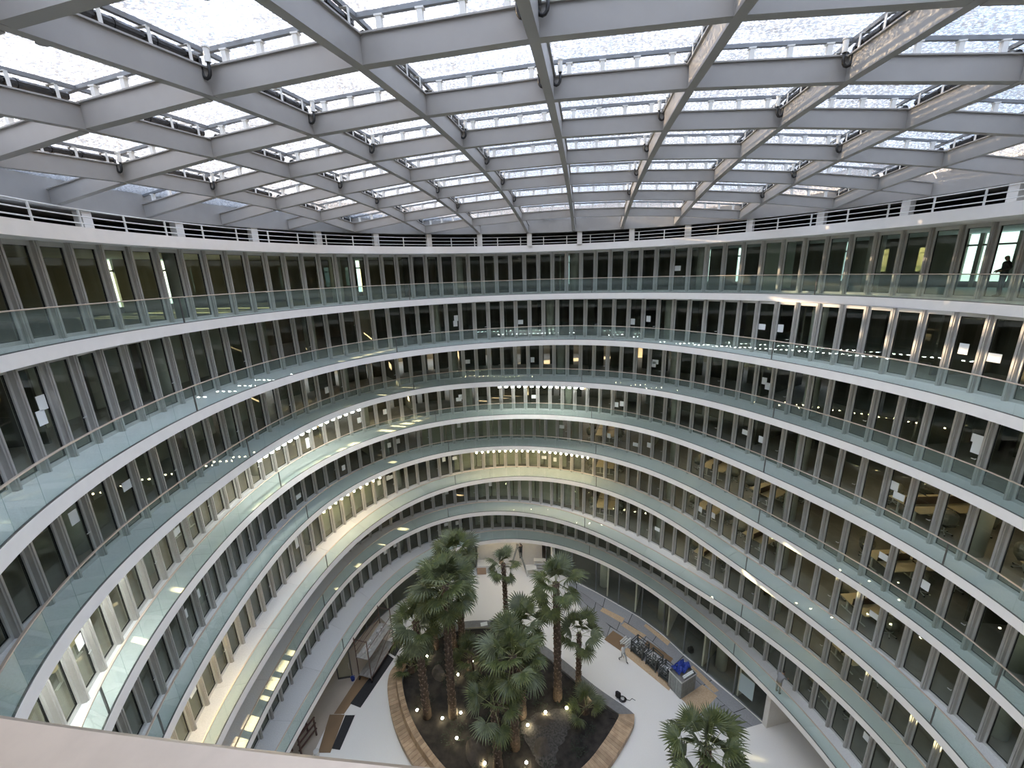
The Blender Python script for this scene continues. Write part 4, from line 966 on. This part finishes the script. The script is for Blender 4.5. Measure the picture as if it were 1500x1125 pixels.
for i in range(9): link('tube', tm_, r, T(-.02 - .17 * (i % 4) - .08 * (i // 4), .05 * (i % 3), .07 + .13 * (i // 4)))
r = empty('stacked_frames', (10.6, 26.0, ZG), math.radians(-53)); tag(r, 'bright aluminium frames and poles stacked behind the crates', 'frames')
m = MB(); m.tube([(-.9, 0, 0), (.9, 0, 0)], .035, 6); t_ = m.mesh('pole', 'alu')
for i in range(14): link('pole', t_, r, T(random.uniform(-.2, .2), .08 * (i % 5) + random.uniform(-.02, .02), .05 + .09 * (i // 5), random.uniform(-.06, .06)))
m = MB(); m.box(-1.0, 1.0, -.05, .45, 0, .02); build('base_board', m, 'crate', r)
# container
a, b, c = Vector((11.55, 22.95)), Vector((11.2, 23.95)), Vector((12.95, 23.65)); rz = math.atan2(c.y - a.y, c.x - a.x)
r = empty('waste_container', (a.x, a.y, ZG + .025), rz); tag(r, 'tall ribbed grey metal container with blue tarpaulin and white panels on top', 'container')
W_, D_, H_ = 1.5, 1.15, 1.55
m = MB(); m.box(0, W_, 0, D_, 0, .08); m.box(0, .03, 0, D_, .08, H_); m.box(W_ - .03, W_, 0, D_, .08, H_); m.box(.03, W_ - .03, 0, .03, .08, H_); m.box(.03, W_ - .03, D_ - .03, D_, .08, H_); build('body', m, 'zinc', r)
m = MB()
for i in range(7): m.box(.08 + i * .21, .15 + i * .21, -.025, 0, .05, H_ - .08); m.box(.08 + i * .21, .15 + i * .21, D_, D_ + .025, .05, H_ - .08)
for i in range(5): m.box(-.025, 0, .08 + i * .22, .15 + i * .22, .05, H_ - .08); m.box(W_, W_ + .025, .08 + i * .22, .15 + i * .22, .05, H_ - .08)
build('ribs', m, 'zinc', r)
m = MB(); m.box(-.04, W_ + .04, -.04, .03, H_ - .08, H_); m.box(-.04, W_ + .04, D_ - .03, D_ + .04, H_ - .08, H_); m.box(-.04, .03, .03, D_ - .03, H_ - .08, H_); m.box(W_ - .03, W_ + .04, .03, D_ - .03, H_ - .08, H_); build('rim', m, 'alu', r)
m = MB(); m.box(.03, W_ - .03, .03, D_ - .03, H_ - .3, H_ - .25); build('rubble_fill', m, 'plank', r)
m = MB(); g = 12; vv = []; rg = random.Random(4)
for j in range(g + 1):
    for i in range(g + 1): vv.append((.25 + 1.3 * i / g, .45 + .85 * j / g, H_ + .06 + .16 * math.sin(i * .9) * math.cos(j * .7) + rg.uniform(0, .08) - (.35 if j == g else 0)))
m.add(vv, [(j * (g + 1) + i, j * (g + 1) + i + 1, (j + 1) * (g + 1) + i + 1, (j + 1) * (g + 1) + i) for j in range(g) for i in range(g)])
m.add([(v[0], v[1], v[2] - .03) for v in vv], [((j + 1) * (g + 1) + i, (j + 1) * (g + 1) + i + 1, j * (g + 1) + i + 1, j * (g + 1) + i) for j in range(g) for i in range(g)])
build('tarpaulin', m, 'blue', r)
m = MB(); m.box(.35, 1.35, .10, .18, H_ - .02, H_ + .05); m.box(.4, 1.4, .22, .30, H_ - .02, H_ + .05); build('white_panels', m, 'paper', r)

# ------------------------------------------------------------------ scaffold tower and trestle
def scaffold(x, y, rz, L_, W_, H_, levels, label):
    root = empty('scaffold_tower', (x, y, ZG + .03), rz); tag(root, label, 'scaffold')
    m = MB(); m.tube([(0, 0, .22), (0, 0, H_)], .035, 8); up = m.mesh('upright', 'scaf'); m = MB(); m.tube([(0, -.025, .1), (0, .025, .1)], .1, 12); m.box(-.03, .03, -.035, .035, .1, .24); wh = m.mesh('castor', 'rubber')
    for a in (0, L_):
        for b in (0, W_): link('castor', wh, link('upright', up, root, T(a, b, 0)))
    for z in levels + [H_ - .15]:
        for a in (0, L_): m = MB(); m.tube([(a, 0, z), (a, W_, z)], .03, 6); build('transom', m, 'scaf', root)
    for z in levels + [levels[-1] + .5, levels[-1] + 1.0]:
        for b in (0, W_):
            if z > levels[-1] and b == 0 and z < levels[-1] + .6: continue
            m = MB(); m.tube([(0, b, z), (L_, b, z)], .025, 6); build('ledger', m, 'scaf', root)
    m = MB(); m.tube([(0, 0, levels[0]), (L_, 0, levels[-1])], .022, 6); build('brace', m, 'scaf', root)
    m = MB(); m.tube([(0, W_, levels[-1]), (L_, W_, levels[0])], .022, 6); build('brace', m, 'scaf', root)
    m = MB(); m.box(-.05, L_ + .05, 0, W_ / 3 - .02, 0, .045); pl = m.mesh('deck_board', 'plank')
    for z in levels:
        for i in range(3): link('deck_board', pl, root, T(0, .02 + i * W_ / 3, z + .03))
    rg = random.Random(6); m = MB()
    for i in range(10): xx, yy = rg.uniform(.3, L_ - .4), rg.uniform(.15, W_ - .3); m.box(xx, xx + rg.uniform(.1, .3), yy, yy + .15, levels[-1] + .08, levels[-1] + .08 + rg.uniform(.05, .2))
    tag(build('tools', m, 'alu', root), 'assorted tools left on the deck', kind='stuff')
scaffold(-11.5, 24.9, math.radians(74), 3.2, 1.1, 4.05, [.45, 2.2], 'rusty tubular scaffold tower on castors beside the black mats')
r = empty('wooden_trestle', (-14.6, 20.0, ZG + .03), math.radians(70)); tag(r, 'dark timber trestle rack with a white bucket beside the brown board', 'trestle')
m = MB(); m.box(-.04, .04, -.04, .04, 0, 1.6); pm_ = m.mesh('post', 'scaf')
for a in (0, 1.3):
    for b in (0, .8): link('post', pm_, r, T(a, b, 0))
m = MB(); m.box(-.1, 1.4, -.05, .05, 0, .07); bm_ = m.mesh('beam', 'scaf')
for z in (.5, 1.0, 1.5):
    for b in (0, .8): link('beam', bm_, r, T(0, b, z))
r2 = empty('bucket', (-13.6, 20.0, ZG + .03)); tag(r2, 'white plastic bucket hanging by the timber trestle', 'bucket'); m = MB(); m.tube([(0, 0, 0), (0, 0, .36)], .15, 14, r2=.18); build('body', m, 'white', r2); m = MB(); m.tube([(.18 * math.cos(a), 0, .36 + .12 * math.sin(a)) for a in [math.pi * i / 8 for i in range(9)]], .008, 5); build('handle', m, 'alu', r2)

# ------------------------------------------------------------------ by the white wall: ladder, counter, tables
r = empty('step_ladder', (.05, 36.9, ZG)); tag(r, 'tall aluminium stepladder standing open before the white wall', 'ladder')
for sg in (-1, 1):
    m = MB()
    for y in (-.25, .25): m.tube([(sg * .85, y * 1.15, 0), (0, y, 3.0)], .035, 6)
    build('ladder_leg', m, 'zinc', r)
    for i in range(1, 9):
        t = i / 9; m = MB(); m.box(sg * .85 * (1 - t) - .05, sg * .85 * (1 - t) + .05, -.25, .25, 3 * t - .015, 3 * t + .015); build('rung', m, 'zinc', r)
m = MB(); m.box(-.12, .12, -.28, .28, 2.98, 3.03); build('top_cap', m, 'zinc', r)
r = empty('reception_counter', (-3.3, 36.6, ZG)); tag(r, 'white L-shaped counter with a brown end panel before the white wall', 'counter')
m = MB(); m.box(0, 2.0, 0, .5, 0, .95); build('front', m, 'white', r); m = MB(); m.box(-.9, 0, -.1, .9, 0, 1.0); build('return_unit', m, 'white', r); m = MB(); m.box(-.92, .02, -.14, -.1, 0, .8); build('end_panel', m, 'woodbox', r); m = MB(); m.box(-.05, 2.05, -.05, .55, .95, 1.0); build('worktop', m, 'white', r)
m = MB(); m.box(-.2, .2, -.15, .15, 0, .3); m.box(-.21, .21, -.16, .16, .3, .33); tag(build('cardboard_box', m, 'woodbox', M=T(-1.7, 36.85, ZG + 1.0)), 'brown cardboard box on the white counter', 'box')
r = empty('side_table', (.95, 35.9, ZG), .2); tag(r, 'small white table with panel legs at the foot of the ladder', 'table')
m = MB(); m.box(0, 1.1, 0, .7, .72, .78); build('table_top', m, 'white', r)
for x in (0, 1.03): m = MB(); m.box(x, x + .07, 0, .7, 0, .72); build('panel_leg', m, 'white', r)
r = empty('shelf_unit', (1.7, 36.7, ZG), -.1); tag(r, 'low white shelf unit behind the small table by the white wall', 'shelf')
for x in (0, 1.2): m = MB(); m.box(x, x + .06, 0, .5, 0, 1.25); build('side_panel', m, 'white', r)
for z in (.1, .5, .85, 1.2): m = MB(); m.box(.06, 1.2, 0, .5, z, z + .05); build('shelf', m, 'white', r)

# ------------------------------------------------------------------ people
def person(loc, rz, pose, top, legs, label, sleeve=True, scale=1.0):
    J = dict(pelvis=(0, 0, .95), belly=(0, 0, 1.1), chest=(0, 0, 1.33), neck=(0, 0, 1.5), head=(0, .01, 1.62), crown=(0, .01, 1.72),
             shL=(-.18, 0, 1.43), elL=(-.24, 0, 1.15), wrL=(-.26, .05, .90), shR=(.18, 0, 1.43), elR=(.24, 0, 1.15), wrR=(.26, .05, .90),
             hiL=(-.09, 0, .90), knL=(-.10, .02, .50), anL=(-.10, 0, .08), toL=(-.11, .17, .035), hiR=(.09, 0, .90), knR=(.10, .02, .50), anR=(.10, 0, .08), toR=(.11, .17, .035))
    J.update(pose)
    Rr = dict(pelvis=.135, belly=.13, chest=.155, neck=.055, head=.098, crown=.075, sh=.07, el=.047, wr=.03, hi=.095, kn=.06, an=.042, to=.035)
    E_ = [('pelvis', 'belly'), ('belly', 'chest'), ('chest', 'neck'), ('neck', 'head'), ('head', 'crown')]
    for s in 'LR': E_ += [('chest', 'sh' + s), ('sh' + s, 'el' + s), ('el' + s, 'wr' + s), ('pelvis', 'hi' + s), ('hi' + s, 'kn' + s), ('kn' + s, 'an' + s), ('an' + s, 'to' + s)]
    names = list(J); V = [Vector(J[n]) for n in names]; R_ = [Rr.get(n, Rr.get(n[:2], .05)) for n in names]; ix = {n: i for i, n in enumerate(names)}; ed = [(ix[a], ix[b]) for a, b in E_]
    hand = set()
    for s in 'LR':
        wr, el = Vector(J['wr' + s]), Vector(J['el' + s]); d = (wr - el).normalized(); sd_ = d.cross(Vector((0, 1, 0)))
        if sd_.length < .1: sd_ = d.cross(Vector((1, 0, 0)))
        sd_.normalize(); up = d.cross(sd_)
        V.append(wr + d * .07); R_.append(.034); pi = len(V) - 1; ed.append((ix['wr' + s], pi)); hand.add(pi)
        for j, l in enumerate((.075, .085, .08, .06)):
            o = sd_ * (-.03 + .02 * j); V.append(wr + d * .12 + o); R_.append(.010); V.append(wr + d * (.12 + l * .6) + o + up * .02); R_.append(.009); V.append(wr + d * (.12 + l) + o + up * .045); R_.append(.008)
            ed += [(pi, len(V) - 3), (len(V) - 3, len(V) - 2), (len(V) - 2, len(V) - 1)]
        V.append(wr + d * .06 - sd_ * .05); R_.append(.011); V.append(wr + d * .10 - sd_ * .065 + up * .02); R_.append(.009); ed += [(pi, len(V) - 2), (len(V) - 2, len(V) - 1)]
    hd = Vector(J['head']); V.append(hd + Vector((0, .105, -.005))); R_.append(.018); ed.append((ix['head'], len(V) - 1))       # nose
    me = bpy.data.meshes.new('person'); me.from_pydata([tuple(v) for v in V], ed, []); o = bpy.data.objects.new('tmp', me); COL.objects.link(o)
    sk = o.modifiers.new('s', 'SKIN'); sk.use_smooth_shade = True
    for i, r in enumerate(R_): me.skin_vertices[0].data[i].radius = (r, r)
    me.skin_vertices[0].data[0].use_root = True
    ss = o.modifiers.new('b', 'SUBSURF'); ss.levels = 1
    dg = bpy.context.evaluated_depsgraph_get(); ev = bpy.data.meshes.new_from_object(o.evaluated_get(dg)); bpy.data.objects.remove(o)
    ev.materials.clear()
    for mm in (top, legs, 'skin', 'hair', 'cblack'): ev.materials.append(MT[mm])
    seg = [(V[a], V[b], a, b) for a, b in ed]
    for p in ev.polygons:
        c = p.center; best = (9, 0)
        for a, b, ia, ib in seg:
            ab = b - a; t = max(0, min(1, (c - a).dot(ab) / ab.length_squared)); d = (c - (a + ab * t)).length
            if d < best[0]: best = (d, (ia, ib, t))
        ia, ib, t = best[1]; na = names[ia] if ia < len(names) else 'hand'; nb = names[ib] if ib < len(names) else 'hand'
        mi = 0
        if 'hand' in (na, nb): mi = 2
        if na in ('head', 'neck') or nb in ('head', 'crown'): mi = 2
        if na == 'head' or nb == 'crown':
            rel = c - hd; mi = 3 if (rel.z > .055 or rel.y < -.02) else 2
        if na[:2] in ('hi', 'kn') or nb[:2] == 'hi': mi = 1
        if na == 'pelvis' and c.z < .95 and nb == 'belly': mi = 1
        if na[:2] == 'an' or nb[:2] == 'to': mi = 4
        if na[:2] == 'el' and nb[:2] == 'wr' and not sleeve: mi = 2
        p.material_index = mi; p.use_smooth = True
    o = link('person', ev, None, T(*loc, rz, (scale,) * 3)); tag(o, label, 'person'); return o
person((8.2, 26.1, ZG + .01), math.radians(-140), dict(knL=(-.1, .22, .52), anL=(-.1, .30, .10), toL=(-.1, .46, .06), knR=(.1, -.02, .50), anR=(.1, -.30, .14), toR=(.1, -.20, .03), elL=(-.25, -.10, 1.16), wrL=(-.26, -.12, .92), elR=(.25, .10, 1.16), wrR=(.26, .20, .94)), 'cwhite', 'cgreyl', 'person in a white top walking across the white floor past the crates')
person((.40, 36.85, ZG + 1.52), math.radians(35), dict(wrL=(-.20, .38, 1.45), elL=(-.27, .18, 1.30), wrR=(.20, .40, 1.55), elR=(.27, .18, 1.36), knL=(-.1, .10, .52), anL=(-.1, -.02, .10), toL=(-.1, .14, .06)), 'cblack', 'cblack', 'person in black clothes working high on the stepladder')
person((16.2, 20.0, Z(0)), math.radians(-70), dict(chest=(0, .12, 1.30), neck=(0, .20, 1.45), head=(0, .27, 1.55), crown=(0, .29, 1.65), shL=(-.18, .13, 1.40), shR=(.18, .13, 1.40), elL=(-.24, .30, 1.22), wrL=(-.18, .48, 1.14), elR=(.24, .30, 1.22), wrR=(.18, .48, 1.14)), 'cgrey', 'ctan', 'person in a grey shirt leaning by the office windows on the lowest balcony', False)
person((21.75, 18.62, Z(7)), math.radians(60), dict(elL=(-.33, -.05, 1.18), wrL=(-.20, .16, 1.10), elR=(.33, -.05, 1.18), wrR=(.20, .16, 1.10)), 'cnavy', 'cnavy', 'dark silhouette of a person standing inside the topmost offices before a bright window', scale=1.04)
